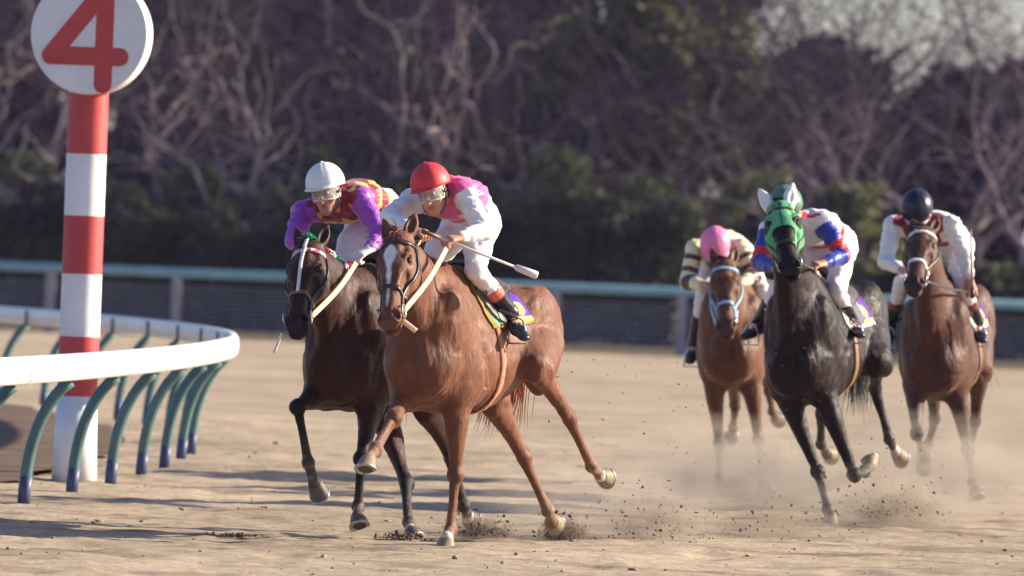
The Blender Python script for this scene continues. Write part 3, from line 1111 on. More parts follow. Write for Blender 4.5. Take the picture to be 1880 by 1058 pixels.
            for q in (-1, 1):
                sv = np.cross(dirs[1], qd[1]) * q
                G_.cut(ell(K * .5 + Fk * .5 + sv * .030 - qd[1] * .008, (.10, .008, .006), frame(dirs[1], sv)[[0, 2, 1]]), .01)
        else:
            Hp, St, Hk, Fk, C = pts[:5]
            # thigh and gaskin
            G_.add(eseg(Hp, St, .115, .20, .085, .130, (1, 0, 0)), .06)
            G_.add(ell(St, (.095, .075, .09)), .04)
            dd = qd[1]
            loft(G_, [(*St, .078, .125), (*(St * .70 + Hk * .30 - dd * .015), .064, .095), (*(St * .35 + Hk * .65 - dd * .008), .044, .058), (*(St * .10 + Hk * .90), .037, .046)], dd, .02)
            G_.add(eseg(St * .35 + Hk * .65 - dd * .055, Hk - dd * .055, .012, .015, .016, .016, dd), .015)   # Achilles tendon to the point of hock
            G_.add(ell(Hk - dd * .012, (.062, .046, .056), frame(dirs[1], dd)), .012)
            G_.add(ell(Hk - dd * .050 - dirs[2] * .025, (.034, .021, .026), frame(dirs[2], dd)), .012)
            loft(G_, [(*(Hk + dirs[2] * .03), .036, .044), (*(Hk * .5 + Fk * .5), .0255, .034), (*(Fk - dirs[2] * .04), .028, .035)], qd[2], .012)
            for q in (-1, 1):
                sv = np.cross(dirs[2], qd[2]) * q
                G_.cut(ell(Hk * .5 + Fk * .5 + sv * .033 - qd[2] * .008, (.12, .008, .006), frame(dirs[2], sv)[[0, 2, 1]]), .01)
                G_.cut(ell(St * .45 + Hk * .55 + np.cross(dirs[1], dd) * q * .052 - dd * .030, (.12, .012, .012), frame(dirs[1], dd)), .02)
        fk = qd[-2]; pd = dirs[-1]; pq = qd[-1]
        G_.add(ell(Fk, (.043, .039, .043), frame(pd, pq)), .010)
        G_.add(ell(Fk - pq * .030, (.028, .024, .020), frame(pd, pq)), .012)
        loft(G_, [(*(Fk + pd * .02), .029, .033), (*(Fk * .4 + C * .6), .028, .031), (*C, .037, .040)], pq, .01)
        root_pt = pts[0] if kind == 'fore' else pts[1]
        rr = .26 if kind == 'fore' else .22
        def kf(X, Y, Z, c=root_pt, rr=rr):
            d = np.sqrt((X - c[0]) ** 2 + (Y - c[1]) ** 2 + (Z - c[2]) ** 2)
            return .07 - .062 * np.clip((d - .08) / rr, 0, 1)
        F.merge(G_, kf)
        hoof(H, C, pd, pq, planted, sp)
    # --- small unevenness of muscle under a thin coat
    sd = sp['seed']
    def relief(x, y, z):
        n0 = vnoise3(x / .11, y / .11, z / .20, sd)
        n1 = vnoise3((x + .4 * z) / .075, y / .075, z / .17, sd + 3)
        big = sstep(wz - 1.05, wz - .80, z) * sstep(wz + .15, wz - .05, z)
        return .0068 * n0 * (.4 + .6 * big) + .0042 * big * np.clip(1 - np.abs(n1) * 2.8, 0, 1) + .0014 * vnoise3(x / .032, y / .032, z / .05, sd + 1)
    F.wobble(relief)
    V, Q = F.mesh()
    # --- coat colours
    base = np.array(sp['coat']); n = len(V)
    C_ = np.repeat(base[None, :], n, 0)
    nz = vnoise3(V[:, 0] / .18, V[:, 1] / .18, V[:, 2] / .18, sd + 5)
    C_ *= (1 + .12 * nz + .13 * vnoise3(V[:, 0] / .035, V[:, 1] / .035, V[:, 2] / .09, sd + 6))[:, None]
    rel = V - pl
    u, w, q = rel @ a, rel @ l, rel @ v
    onhead = sstep(-.10, -.05, u) * (np.abs(w) < .2) * (u < .75) * (q > -.26) * (q < .25)
    dk = np.array(sp['points'])
    mz = sstep(.50, .60, u) * onhead * sp.get('muzzle', .8)
    C_ = C_ * (1 - mz[:, None]) + dk * mz[:, None]
    jit = vnoise3(V[:, 0] / .03, V[:, 1] / .03, V[:, 2] / .03, sd + 9)
    if 'blaze' in sp:
        bu, bw = np.array(sp['blaze']).T
        wid = np.interp(u, bu, bw, left=0, right=0)
        m = sstep(.008, -.008, np.abs(w + sp.get('blaze_off', 0)) - wid + .004 * jit) * (q > .0) * onhead * (wid > 0)
        C_ = C_ * (1 - m[:, None]) + np.array([.80, .77, .72]) * m[:, None]
    for i, (kind, side, pts, planted) in enumerate(legs):
        ch = pts if kind == 'fore' else pts[1:]
        d, par = seglen(V, ch)
        near = d < np.interp(par, [0, .6, 1, 3], [.14, .12, .10, .10])
        m = sstep(.45, 1.0, par + .15 * jit) * near * sp.get('legs_dark', 1)
        C_ = C_ * (1 - m[:, None]) + dk * m[:, None]
        sock = sp.get('socks', {}).get(i)
        if sock:
            m = sstep(sock - .06, sock + .06, par + .1 * jit) * near
            C_ = C_ * (1 - m[:, None]) + np.array([.56, .51, .44]) * m[:, None]
        m = sstep(1.2, 2.6, par) * near * (.22 + .3 * sstep(.1, .5, jit))                    # sand sticking to the lower legs
        C_ = C_ * (1 - m[:, None]) + np.array([.36, .29, .22]) * m[:, None]
    H.V, H.Q, H.C = V, Q, C_
    body = mesh_obj('body', V, Q, sp['mat'], root, cols=C_)
    H.body = body
    # --- eyes
    eye = MATS['eye']
    for s in (-1, 1):
        c = hp(.186, s * .086, .024)
        mb = MB()
        for i in range(1, 9):
            pass
        ball(mb, c, .0205)
        mb.build('eye', eye, root)
    return H


def ball(mb, c, r, nu=14, nv=9, M=None):
    v = []
    for i in range(nv + 1):
        t = math.pi * i / nv
        for j in range(nu):
            p = 2 * math.pi * j / nu
            q = Vector((math.sin(t) * math.cos(p), math.sin(t) * math.sin(p), math.cos(t))) * r if not hasattr(r, '__len__') else Vector((math.sin(t) * math.cos(p) * r[0], math.sin(t) * math.sin(p) * r[1], math.cos(t) * r[2]))
            if M is not None: q = M @ q
            v.append(Vector(c) + q)
    f = [(i * nu + j, i * nu + (j + 1) % nu, (i + 1) * nu + (j + 1) % nu, (i + 1) * nu + j) for i in range(nv) for j in range(nu)]
    f = [tuple(reversed(q)) for q in f]
    mb.add(v, f)


def hoof(H, C, pd, pq, planted, sp):
    """horn capsule with a pale shoe; sole normal follows the ground or the folded pastern"""
    if planted:
        n = np.array([0, 0, -1.]); f = pd + pq * .8; f = f - n * (f @ n)
        if np.linalg.norm(f) < .2: f = np.array([1., 0, 0])
        f = nrm(f)
    else:
        n = nrm(pd * .80 - pq * .60); f = nrm(pq - n * (pq @ n))
    s = np.cross(n, f)
    k = 20
    hgt = .078
    if planted: hgt = max(C[2] - .004, .05)
    mb = MB()
    def ring(off, back, w, ln, front):
        out = []
        for i in range(k):
            A = 2 * math.pi * i / k
            x = math.cos(A); y = math.sin(A)
            x = x * (ln if x > 0 else ln * .78)
            out.append(C + n * off + f * (x + front) + s * (y * w))
        return out
    rings = [ring(-.008, 0, .039, .042, 0), ring(.004, 0, .0425, .047, .002), ring(hgt * .5, 0, .050, .058, .012), ring(hgt * .93, 0, .057, .068, .022)]
    for r in rings: mb.v += [tuple(q) for q in r]
    for i in range(len(rings) - 1):
        for j in range(k):
            j2 = (j + 1) % k
            mb.f.append((i * k + j, (i + 1) * k + j, (i + 1) * k + j2, i * k + j2))
    mb.f = [tuple(reversed(q)) for q in mb.f]
    o = mb.build('hoof', sp['hoof'], H.root)
    # shoe: an open horseshoe
    sb = MB(); pts = []; nn = []
    for A in np.linspace(-2.35, 2.35, 18):
        x, y = math.cos(A), math.sin(A)
        x = x * (.062 if x > 0 else .05)
        pts.append(C + n * (hgt * .96) + f * (x + .022) + s * (y * .051)); nn.append(n)
    sb.ribbon(pts, nn, .020, .009)
    sb.build('horseshoe', MATS['shoe'], o)
    so = MB(); r = ring(hgt * .92, 0, .054, .064, .022)
    so.v += [tuple(q) for q in r]; so.v.append(tuple(C + n * hgt * .72 + f * .01))
    for j in range(k): so.f.append((j, (j + 1) % k, k))
    so.build('sole', MATS['sole'], o)


# ------------------------------------------------------------------ tack fitted on the horse's surface
def head_pt(H, u, deg, off=0.0):
    """point of the head's surface at distance u along the face, at an angle from the front towards the left cheek"""
    A = math.radians(deg)
    pl, a, v, l = H.head
    o = H.hp(u, 0, np.interp(u, [0, .2, .4, .6], [-.03, -.05, -.02, -.015]))
    d = v * math.cos(A) + l * math.sin(A)
    p = H.F.cast(o, d, .22)[0]
    n = H.F.grad(p)[0]
    return p + n * off, n


def strap(H, name, path, mat, width=.022, off=.004, thick=.006, parent=None, n=5, closed=False):
    """path: (u, degrees) on the head"""
    R = cr(path, n)
    pts, ns = [], []
    for u, dg in R:
        p, q = head_pt(H, u, dg, off)
        pts.append(p); ns.append(q)
    if closed: pts.append(pts[0]); ns.append(ns[0])
    mb = MB(); mb.ribbon(pts, ns, width, thick)
    return mb.build(name, mat, parent or H.root)


def free_strap(name, pts, mat, parent, width=.02, thick=.005, up=(0, 0, 1), n=6, sag=0.0):
    R = cr(pts, n) if len(pts) > 2 else np.array([np.asarray(pts[0]) * (1 - t) + np.asarray(pts[1]) * t for t in np.linspace(0, 1, 9)])
    if sag: R = R + np.array([[0, 0, -sag * math.sin(math.pi * i / (len(R) - 1))] for i in range(len(R))])
    mb = MB(); mb.ribbon(R, [up] * len(R), width, thick)
    return mb.build(name, mat, parent)


def bridle(H, leather, brow=None, nose=None, cheek=None, nose_u=.40, cheekw=.018):
    brow = brow or leather; nose = nose or leather; cheek = cheek or leather
    root = empty('bridle'); root.parent = H.root
    class Q: pass
    def st(*a, **k): return strap(H, *a, parent=root, **k)
    st('browband', [(.035, -92), (.062, -50), (.072, 0), (.062, 50), (.035, 92)], brow, width=.026, n=7)
    for s in (-1, 1):
        st('cheekpiece', [(.0, s * 100), (.08, s * 96), (.22, s * 92), (.36, s * 92), (.50, s * 96)], cheek, width=cheekw, off=.007, n=7)
        st('throatlatch', [(.02, s * 112), (.10, s * 132), (.19, s * 150), (.24, s * 172)], leather, width=.014, n=5)
    st('noseband', [(nose_u, -170), (nose_u + .005, -110), (nose_u - .01, -55), (nose_u - .015, 0), (nose_u - .01, 55), (nose_u + .005, 110), (nose_u, 170)], nose, width=.026, off=.006, n=7)
    rings = []
    for s in (-1, 1):
        p, n = head_pt(H, .515, s * 100, .012)
        mb = MB(); mb.torus(p, n, .036, .0055, 20, 6)
        mb.build('bit_ring', MATS['steel'], root)
        rings.append(p)
    H.rings = rings
    H.bridle = root
    return root


def trunk_pt(H, x, deg, off=0.0):
    A = math.radians(deg)
    o = H.T(x, 0, -.40)
    p = H.F.cast(o, np.array([0, math.sin(A), math.cos(A)]), .62)[0]
    return p + H.F.grad(p)[0] * off


def trunk_sheet(H, name, x_of, deg_of, mat, off, thick, colf=None, nu=26, nv=46, parent=None, puff=None):
    """cloth lying over the back: x_of(s,t), deg_of(s,t); s along the horse 0..1, t from right (-1) to left (1)"""
    S, T_ = np.meshgrid(np.linspace(0, 1, nu), np.linspace(-1, 1, nv), indexing='ij')
    X = np.vectorize(x_of)(S, T_).ravel(); A = np.radians(np.vectorize(deg_of)(S, T_).ravel())
    o = np.stack([X, 0 * X, H.wz - .40 + 0 * X], 1)
    d = np.stack([0 * A, np.sin(A), np.cos(A)], 1)
    p = H.F.cast(o, d, .62)
    n = H.F.grad(p)
    of = off if puff is None else off + np.vectorize(puff)(S, T_).ravel()[:, None]
    top = p + n * of
    bot = p + n * (of - thick)
    N = nu * nv
    i, j = np.meshgrid(np.arange(nu - 1), np.arange(nv - 1), indexing='ij')
    a = (i * nv + j).ravel()
    f1 = np.stack([a, a + nv, a + nv + 1, a + 1], 1)
    f2 = f1[:, ::-1] + N
    edge = []
    def rim(idx):
        for p0, p1 in zip(idx[:-1], idx[1:]): edge.append((p0, p1, p1 + N, p0 + N))
    rim([k * nv for k in range(nu)][::-1]); rim([k * nv + nv - 1 for k in range(nu)])
    rim(list(range(nv))); rim([(nu - 1) * nv + k for k in range(nv)][::-1])
    F_ = np.concatenate([f1[:, ::-1], f2[:, ::-1], np.array(edge)])
    cols = None
    if colf is not None:
        c = np.array([colf(s, t) for s, t in zip(S.ravel(), T_.ravel())])
        cols = np.concatenate([c, c])
    return mesh_obj(name, np.concatenate([top, bot]), F_, mat, parent or H.root, cols=cols)


def girth(H, x, mat, w=.055, deg0=60):
    pts, ns = [], []
    for A in np.linspace(deg0, 360 - deg0, 40):
        p = trunk_pt(H, x + .02 * math.cos(math.radians(A)), A, .004)
        pts.append(p); ns.append(H.F.grad(p)[0])
    mb = MB(); mb.ribbon(pts, ns, w, .006)
    return mb.build('girth', mat, H.root)


def saddlery(H, cloth_cols, saddle_mat, girth_mat):
    """number cloth, saddle with flaps, girth"""
    edge, field, rear, oval = cloth_cols
    def colf(s, t):
        a = abs(t)
        if s < .09: return edge
        if a > .95: return edge
        if s > .62:
            if ((s - .80) / .11) ** 2 + ((a - .70) / .13) ** 2 < 1: return oval
            return rear if a < .86 else oval
        return field
    trunk_sheet(H, 'number_cloth', lambda s, t: -.02 - .60 * s - .10 * abs(t) * (1 - s) - .03 * abs(t), lambda s, t: t * (78 - 6 * s), attr_mat('number cloth', .8, .2, .08, 40, .3, .004), .012, .008, colf, 60, 90)
    sd = trunk_sheet(H, 'saddle', lambda s, t: -.10 - .40 * s, lambda s, t: t * (30 + 12 * math.sin(math.pi * s)), saddle_mat, .035, .022, None, 22, 30,
                     puff=lambda s, t: .035 * max(0, s - .7) / .3 + .03 * max(0, .2 - s) / .2)
    for sgn in (-1, 1):
        trunk_sheet(H, 'saddle_flap', lambda s, t: -.07 - .34 * s - .13 * (t + 1) / 2 * (1 - .55 * s), lambda s, t: sgn * (26 + (t + 1) / 2 * 46 * (1 - .35 * (abs(s - .45) / .55) ** 3)), saddle_mat, .026, .010, None, 20, 20, parent=sd)
    girth(H, -.20, girth_mat)


def stirrup(H, foot, leather):
    """light iron under the ball of the foot, hung from a strap"""
    f = H.L(foot)
    top = trunk_pt(H, -.22, 50 if f[1] > 0 else -50, .03)
    mb = MB()
    a = f + np.array([0, 0, .10]); s_ = .055
    arc = [f + np.array([0, -s_, -.045]), f + np.array([0, -s_ * .95, .02]), f + np.array([0, -s_ * .5, .085]), a, f + np.array([0, s_ * .5, .085]), f + np.array([0, s_ * .95, .02]), f + np.array([0, s_, -.045]), f + np.array([0, -s_, -.045])]
    mb.tube(arc, .006, 6)
    o = mb.build('stirrup', MATS['steel'], H.root)
    free_strap('stirrup_leather', [top, (top + a) / 2 + np.array([0, .01 if f[1] > 0 else -.01, 0]), a], leather, o, .02, .004, up=(0, 1, 0))


def reins(H, hands, mat, w=.024):
    for ring, hand, s in zip(H.rings, hands, (-1, 1)):
        h = H.L(hand)
        free_strap('rein', [ring, (ring + h) / 2 + np.array([0, s * .015, -.012]), h], mat, H.bridle, w, .005, up=(0, s * .9, .45))


def hair(H, name, roots, dirs, length, mat, per=8, jitter=.02, width=.006, fall=.6, seed=1, spread=.25):
    rng = np.random.default_rng(seed)
    mb = MB()
    for r, d in zip(roots, dirs):
        for k in range(per):
            p = np.asarray(r) + rng.normal(0, jitter, 3)
            q = nrm(np.asarray(d) + rng.normal(0, spread, 3))
            L_ = length * rng.uniform(.6, 1.15)
            pts = [p]
            for i in range(6):
                q = nrm(q + np.array([0, 0, -fall / 6]) + rng.normal(0, .06, 3))
                p = p + q * L_ / 6
                pts.append(p)
            mb.tube(pts, [width, width, width * .9, width * .75, width * .55, width * .35, width * .1], 3, cap=False)
    return mb.build(name, mat, H.root)


def horse_hair(H, mat, tail_dir=(-.25, 0, -.8), mane_side=-1, mane_len=.12, forelock=.14, seed=1):
    pl, a, v, l = H.head
    roots, dirs = [], []
    p0 = H.hp(-.02, 0, -.02)
    w0 = H.T(.05, 0, .0)
    for t in np.linspace(0.02, .96, 34):
        c = p0 * (1 - t) + w0 * t
        up = np.array([.3, 0, 1.])
        s = H.F.cast(c + np.array([-.02, 0, -.10]), nrm(up), .4)[0]
        roots.append(s - np.array([0, 0, .01])); dirs.append(nrm(np.array([-.25, mane_side * .65, .35])))
    hair(H, 'mane', roots, dirs, mane_len, mat, 22, .014, .004, 1.5, seed)
    if forelock:
        r = [H.hp(-.045, w, .0) for w in np.linspace(-.022, .022, 6)]
        hair(H, 'forelock', r, [nrm(a * .65 + v * .75) for _ in r], forelock, mat, 26, .011, .0042, 1.0, seed + 1, .22)
    dock = H.T(-1.15, 0, -.20)
    dk = [dock + np.array([-.03 * i, 0, -.012 * i]) for i in range(5)]
    hair(H, 'tail', dk, [np.asarray(tail_dir, float) for _ in dk], .62, mat, 70, .018, .0055, 1.3, seed + 2, .16)


def hood(H, green, white):
    nu, nv = 90, 140
    root = empty('blinker_hood'); root.parent = H.root
    u0 = -.055
    ph = np.linspace(-118, 118, nv)
    V, C = [], []
    for i in range(nu):
        for p in ph:
            a = abs(p)
            end = .245 + .30 * min(a / 88, 1) ** 3.2 - (.18 * max(0, (a - 92) / 26))
            V.append((u0 + (end - u0) * i / (nu - 1), p))
    V = np.array(V)
    pl, a, v, l = H.head
    o = np.array([H.hp(u, 0, np.interp(u, [0, .2, .4, .6], [-.03, -.05, -.02, -.015])) for u in V[:, 0]])
    A = np.radians(V[:, 1])
    d = np.cos(A)[:, None] * v + np.sin(A)[:, None] * l
    # the cloth is cast on the head without its ears
    p = H.F.cast(o, d, .155)
    ear = np.min([np.linalg.norm(p - b - dd * .03, axis=1) for b, dd, _ in H.ears], 0) < .0
    n = H.F.grad(p)
    p = p + n * .006
    f = []
    e = [H.hp(.180, s * .10, .030) for s in (-1, 1)]
    hole = np.zeros(len(p), bool)
    for s, c in zip((-1, 1), e):
        r = p - c
        uu, ww, qq = r @ a, r @ l, r @ v
        hole |= ((uu - .004) / .048) ** 2 + ((qq + .004) / .044) ** 2 < 1
        hole &= True
    hole &= np.abs(p - pl).max(1) > 0
    for i in range(nu - 1):
        for j in range(nv - 1):
            q = (i * nv + j, i * nv + j + 1, (i + 1) * nv + j + 1, (i + 1) * nv + j)
            if hole[list(q)].any(): continue
            f.append(q)
    g = np.array(lin(96, 166, 118)); cols = np.repeat(g[None], len(p), 0)
    cols[np.abs(V[:, 1]) < 3.2] = lin(56, 116, 80)
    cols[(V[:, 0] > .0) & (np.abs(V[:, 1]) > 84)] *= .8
    ob = mesh_obj('hood_cloth', p, f, green, root, cols=cols)
    md = ob.modifiers.new('cloth', 'SOLIDIFY'); md.thickness = .005; md.offset = 1
    for b, dd, fr in H.ears:
        E = Field(b - .26, b + .26, .006)
        rows = [(-.02, .036, .034), (.02, .043, .038), (.06, .046, .034), (.10, .040, .027), (.14, .026, .019), (.172, .008, .008)]
        loft(E, [(*(b + dd * r[0]), r[1], r[2]) for r in rows], fr, .006)
        E.cut(ell(b + dd * .075 + fr * .040, (.055, .018, .018), frame(dd, fr)), .010)
        Vv, Q = E.mesh()
        mesh_obj('ear_cover', Vv, Q, white, root)


def mane_ribbons(H, mats, ts=(.02, .14, .26, .38, .50, .62, .74)):
    for k, t in enumerate(ts):
        c = H.hp(-.02, 0, -.02) * (1 - t) + H.T(.05, 0, 0) * t
        s = H.F.cast(c + np.array([-.02, 0, -.10]), nrm([.3, 0, 1.]), .4)[0]
        rng = np.random.default_rng(k); kk = 1.15
        mb = MB()
        for i in range(90):
            d = nrm(rng.standard_normal(3) + np.array([0, 0, .5]))
            mb.tube([tuple(s), tuple(s + d * .022 * kk), tuple(s + d * kk * rng.uniform(.03, .042) + np.array([0, 0, -.004]))], [.004, .005, .004], 4)
        mb.build('mane_pompom', mats[k % len(mats)], H.root)


# ------------------------------------------------------------------ riders
def rider(sp):
    J = {k: np.array(P(q[0], q[1], sp['D'] + q[2])) for k, q in sp['joints'].items()}
    o = (J['hipL'] + J['hipR']) / 2
    root = empty('person', tuple(o))
    tag(root, sp['label'], 'person', 'riders in racing silks')
    J = {k: q - o for k, q in J.items()}
    vx = sp.get('vox', .0065)
    lat = nrm(J['shL'] - J['shR'])
    pel, neck = J['pelvis'], J['neck']
    d = nrm(neck - pel)
    lat_t = nrm(lat - d * (lat @ d))
    front = np.cross(lat_t, d)                     # towards the belly
    if front[2] > 0 and abs(front[2]) > .3: front = -front
    back = -front
    chest = pel * .28 + neck * .72 + front * .01
    mid = pel * .55 + neck * .45 + back * .035
    hands = {}
    # head frame
    yaw, pt, rl = [math.radians(q) for q in sp['head']]
    f = np.array([-math.sin(yaw) * math.cos(pt), -math.cos(yaw) * math.cos(pt), -math.sin(pt)])
    u = nrm(np.array([0, 0, 1.]) - f * f[2])
    s = np.cross(u, f)
    u, s = u * math.cos(rl) + s * math.sin(rl), s * math.cos(rl) - u * math.sin(rl)
    e = J['eyes'] - f * .085                        # centre of the skull at eye level
    hd = lambda a, b, c: e + s * a + u * b + f * c
    HA = np.array([s, u, f])
    pts = np.array(list(J.values()) + [hd(0, .2, 0)])
    lo, hi = pts.min(0) - .26, pts.max(0) + .26
    skin = Field(lo, hi, vx)
    # --- bare body (one continuous surface)
    B = skin
    B.add(ell(hd(0, .035, -.012), (.073, .098, .094), HA), .02)
    B.add(ell(hd(0, -.055, .030), (.054, .070, .058), HA), .04)
    B.add(ell(hd(0, -.103, .058), (.026, .022, .026), HA), .03)          # chin
    for q in (-1, 1):
        B.add(ell(hd(q * .044, -.030, .058), (.026, .022, .024), HA), .02)   # cheekbone
        B.cut(ell(hd(q * .033, .004, .092), (.019, .012, .014), HA), .012)   # eye socket
        B.add(ell(hd(q * .074, -.012, -.004), (.009, .032, .019), HA), .008)  # ear
        B.cut(ell(hd(q * .083, -.010, .002), (.004, .018, .009), HA), .005)
        B.add(ell(hd(q * .032, .021, .083), (.024, .008, .012), HA), .012)   # brow
    B.add(rcone(hd(0, .004, .086), hd(0, -.040, .108), .010, .018), .010)   # nose
    for q in (-1, 1): B.add(ell(hd(q * .011, -.042, .098), (.009, .008, .010), HA), .006)
    B.add(ell(hd(0, -.066, .084), (.023, .006, .010), HA), .006)             # lips
    B.add(ell(hd(0, -.078, .082), (.020, .007, .010), HA), .006)
    B.cut(ell(hd(0, -.0725, .096), (.023, .004, .014), HA), .004)
    B.add(rcone(hd(0, -.05, -.03), neck, .052, .060), .03)
    B.add(eseg(pel, mid, .125, .085, .115, .08, front), .05)
    B.add(eseg(mid, chest, .115, .085, .14, .095, front), .05)
    B.add(rcone(chest, neck, .09, .06), .04)
    for q in 'LR':
        sh, el, wr = J['sh' + q], J['el' + q], J['wr' + q]
        B.add(rcone(chest, sh, .07, .045), .04)
        B.add(rcone(sh, el, .043, .036), .03)
        B.add(rcone(el, wr, .036, .026), .02)
        hp_, kn, an, to = J['hip' + q], J['kn' + q], J['an' + q], J['to' + q]
        B.add(rcone(pel, hp_, .09, .09), .05)
        B.add(rcone(hp_, kn, .075, .048), .03)
        B.add(rcone(kn, an, .047, .032), .02)
        B.add(rcone(an + np.array([0, 0, -.02]), an + nrm(to - an) * .10 + np.array([0, 0, -.05]), .026, .018), .02)
    for q, sg in (('L', 1), ('R', -1)):
        el, wr = J['el' + q], J['wr' + q]
        tgt = J.get('fist' + q)
        fd = nrm((tgt - wr) if tgt is not None else (wr - el))
        bk = nrm(np.array([0, -.35, .9]) - fd * (np.array([0, -.35, .9]) @ fd))     # back of the hand
        th = np.cross(fd, bk) * sg
        th = th if th @ (-lat * sg) > 0 else -th                                     # thumbs point to each other
        hh = lambda a, b, c: wr + fd * a + th * b + bk * c
        B.add(eseg(hh(.0, 0, 0), hh(.075, 0, .004), .030, .020, .040, .017, bk), .015)
        for k, (b, ln) in enumerate(((.030, .92), (.010, 1.0), (-.010, .95), (-.029, .78))):
            p0 = hh(.078 - .006 * abs(k - 1), b, .004)
            p1 = hh(.112 * (.88 + .12 * ln), b * 1.02, -.010)
            p2 = hh(.103 * (.9 + .1 * ln), b * 1.0, -.036)
            p3 = hh(.074, b * .95, -.040)
            B.add(rcone(p0, p1, .0105, .0095), .005); B.add(rcone(p1, p2, .0095, .0088), .004); B.add(rcone(p2, p3, .0088, .008), .004)
        B.add(rcone(hh(.020, .028, -.004), hh(.058, .045, -.018), .0135, .011), .008)
        B.add(rcone(hh(.058, .045, -.018), hh(.086, .026, -.034), .011, .009), .004)
        hands[q] = hh(.080, 0, -.022)
    V, Q = skin.mesh()
    sk = np.array(sp.get('skin', lin(196, 142, 112)))
    C = np.repeat(sk[None], len(V), 0)
    rel = V - e
    a_, b_, c_ = rel @ s, rel @ u, rel @ f
    lip = np.exp(-((a_ / .022) ** 2 + ((b_ + .072) / .010) ** 2)) * (c_ > .06)
    C = C * (1 - .62 * lip[:, None] * np.array([.55, 1, .95]))
    sock = sum(np.exp(-(((a_ - q * .033) / .020) ** 2 + ((b_ - .002) / .012) ** 2)) for q in (-1, 1)) * (c_ > .05)  # shade of the eye sockets, darkened into the skin colour
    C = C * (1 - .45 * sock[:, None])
    stub = np.exp(-((a_ / .05) ** 2 + ((b_ + .095) / .03) ** 2)) * (c_ > .0)
    C = C * (1 - .18 * stub[:, None])
    hairm = ((c_ < .02) & (b_ > -.05) & (np.abs(a_) < .08) & (c_ > -.14)) | ((b_ > .017) & (b_ < .032) & (c_ > .06) & (np.abs(a_) > .012) & (np.abs(a_) < .055))
    hairm &= ~((np.abs(a_) > .070) & (c_ > -.03))
    C[hairm & (np.linalg.norm(rel, axis=1) < .16)] = (.02, .015, .014)
    if sp.get('gloves') is not None:
        for q in 'LR':
            m = np.linalg.norm(V - J['wr' + q] - (hands[q] - J['wr' + q]) * .6, axis=1) < .105
            C[m] = sp['gloves']
    mesh_obj('body', V, Q, MATS['skin'], root, cols=C)
    for q in (-1, 1):
        mb = MB(); ball(mb, hd(q * .033, .003, .080), .0115, 12, 8)
        mb.build('eye', MATS['eyewhite'], root)
        mb = MB(); ball(mb, hd(q * .033 , .002, .0855), .0082, 10, 7)
        mb.build('iris', MATS['eye'], root)
    # --- jacket
    Jk = Field(lo, hi, vx)
    W_ = sp.get('girthw', 1.0)
    Jk.add(eseg(pel * .82 + mid * .18, mid, .150 * W_, .105, .150 * W_, .105, front), .06)
    Jk.add(eseg(mid, chest, .150 * W_, .105, .172 * W_, .118, front), .06)
    Jk.add(eseg(chest, neck, .165, .112, .085, .075, front), .06)
    for q in 'LR':
        sh, el, wr = J['sh' + q], J['el' + q], J['wr' + q]
        Jk.add(rcone(chest * .4 + sh * .6, sh, .085, .072), .06)
        m1 = (sh + el) / 2
        Jk.add(rcone(sh, m1, .070, .066), .03); Jk.add(rcone(m1, el, .066, .062), .02)
        m2 = (el * .4 + wr * .6); c2 = el * .06 + wr * .94
        Jk.add(rcone(el, m2, .062, .050), .02); Jk.add(rcone(m2, c2, .050, .037), .015)
    sd = sp['seed']
    def folds(x, y, z):
        wx = .03 * vnoise3(x / .10, y / .10, z / .10, sd)
        n1 = vnoise3((x + wx) / .075, (y + wx) / .075, (z - wx) / .030, sd + 1)
        n2 = vnoise3((x - z * .5) / .022, (y + wx) / .05, (z + x * .6) / .045, sd + 2)
        return .0058 * (1 - 2 * np.abs(n1)) + .0022 * (1 - 2 * np.abs(n2)) + .003
    Jk.wobble(folds)
    V, Q = Jk.mesh()
    rel = V - pel
    Lt = np.linalg.norm(neck - pel)
    X_, Y_, Z_ = rel @ lat_t, rel @ d / Lt, rel @ front
    arm = np.full(len(V), 9.0); apar = np.zeros(len(V)); side = np.zeros(len(V))
    for q, sg in (('L', 1), ('R', -1)):
        dd, pp = seglen(V, [J['sh' + q], J['el' + q], J['wr' + q]])
        mm = dd < arm
        arm[mm] = dd[mm]; apar[mm] = pp[mm]; side[mm] = sg
    dt, _ = seglen(V, [pel, mid, chest, neck])
    on_arm = (arm - .075 < dt - .125) & (arm < .11) & ((apar > .08) | (np.abs(X_) > .165))
    cols = sp['silks'](X_, Y_, Z_, on_arm, apar, side, V)
    mesh_obj('silk_jacket', V, Q, MATS['silk'], root, cols=cols)
    # --- breeches
    Br = Field(lo, hi, vx)
    Br.add(ell(pel + back * .0, (.148, .12, .125), np.array([lat_t, front, d])), .05)
    for q in 'LR':
        hp_, kn, an = J['hip' + q], J['kn' + q], J['an' + q]
        Br.add(rcone(pel, hp_, .108, .103), .06)
        Br.add(rcone(hp_, hp_ * .45 + kn * .55, .103, .082), .04)
        Br.add(rcone(hp_ * .45 + kn * .55, kn, .082, .062), .03)
        Br.add(rcone(kn, kn * .48 + an * .52, .062, .052), .02)
    def folds2(x, y, z):
        n1 = vnoise3(x / .09, y / .09, z / .05, sd + 11)
        n2 = vnoise3(x / .03, y / .05, z / .03, sd + 12)
        return .005 * (1 - 2 * np.abs(n1)) + .0025 * (1 - 2 * np.abs(n2))
    Br.wobble(folds2)
    V, Q = Br.mesh()
    mesh_obj('breeches', V, Q, sp.get('breeches', MATS['breeches']), root)
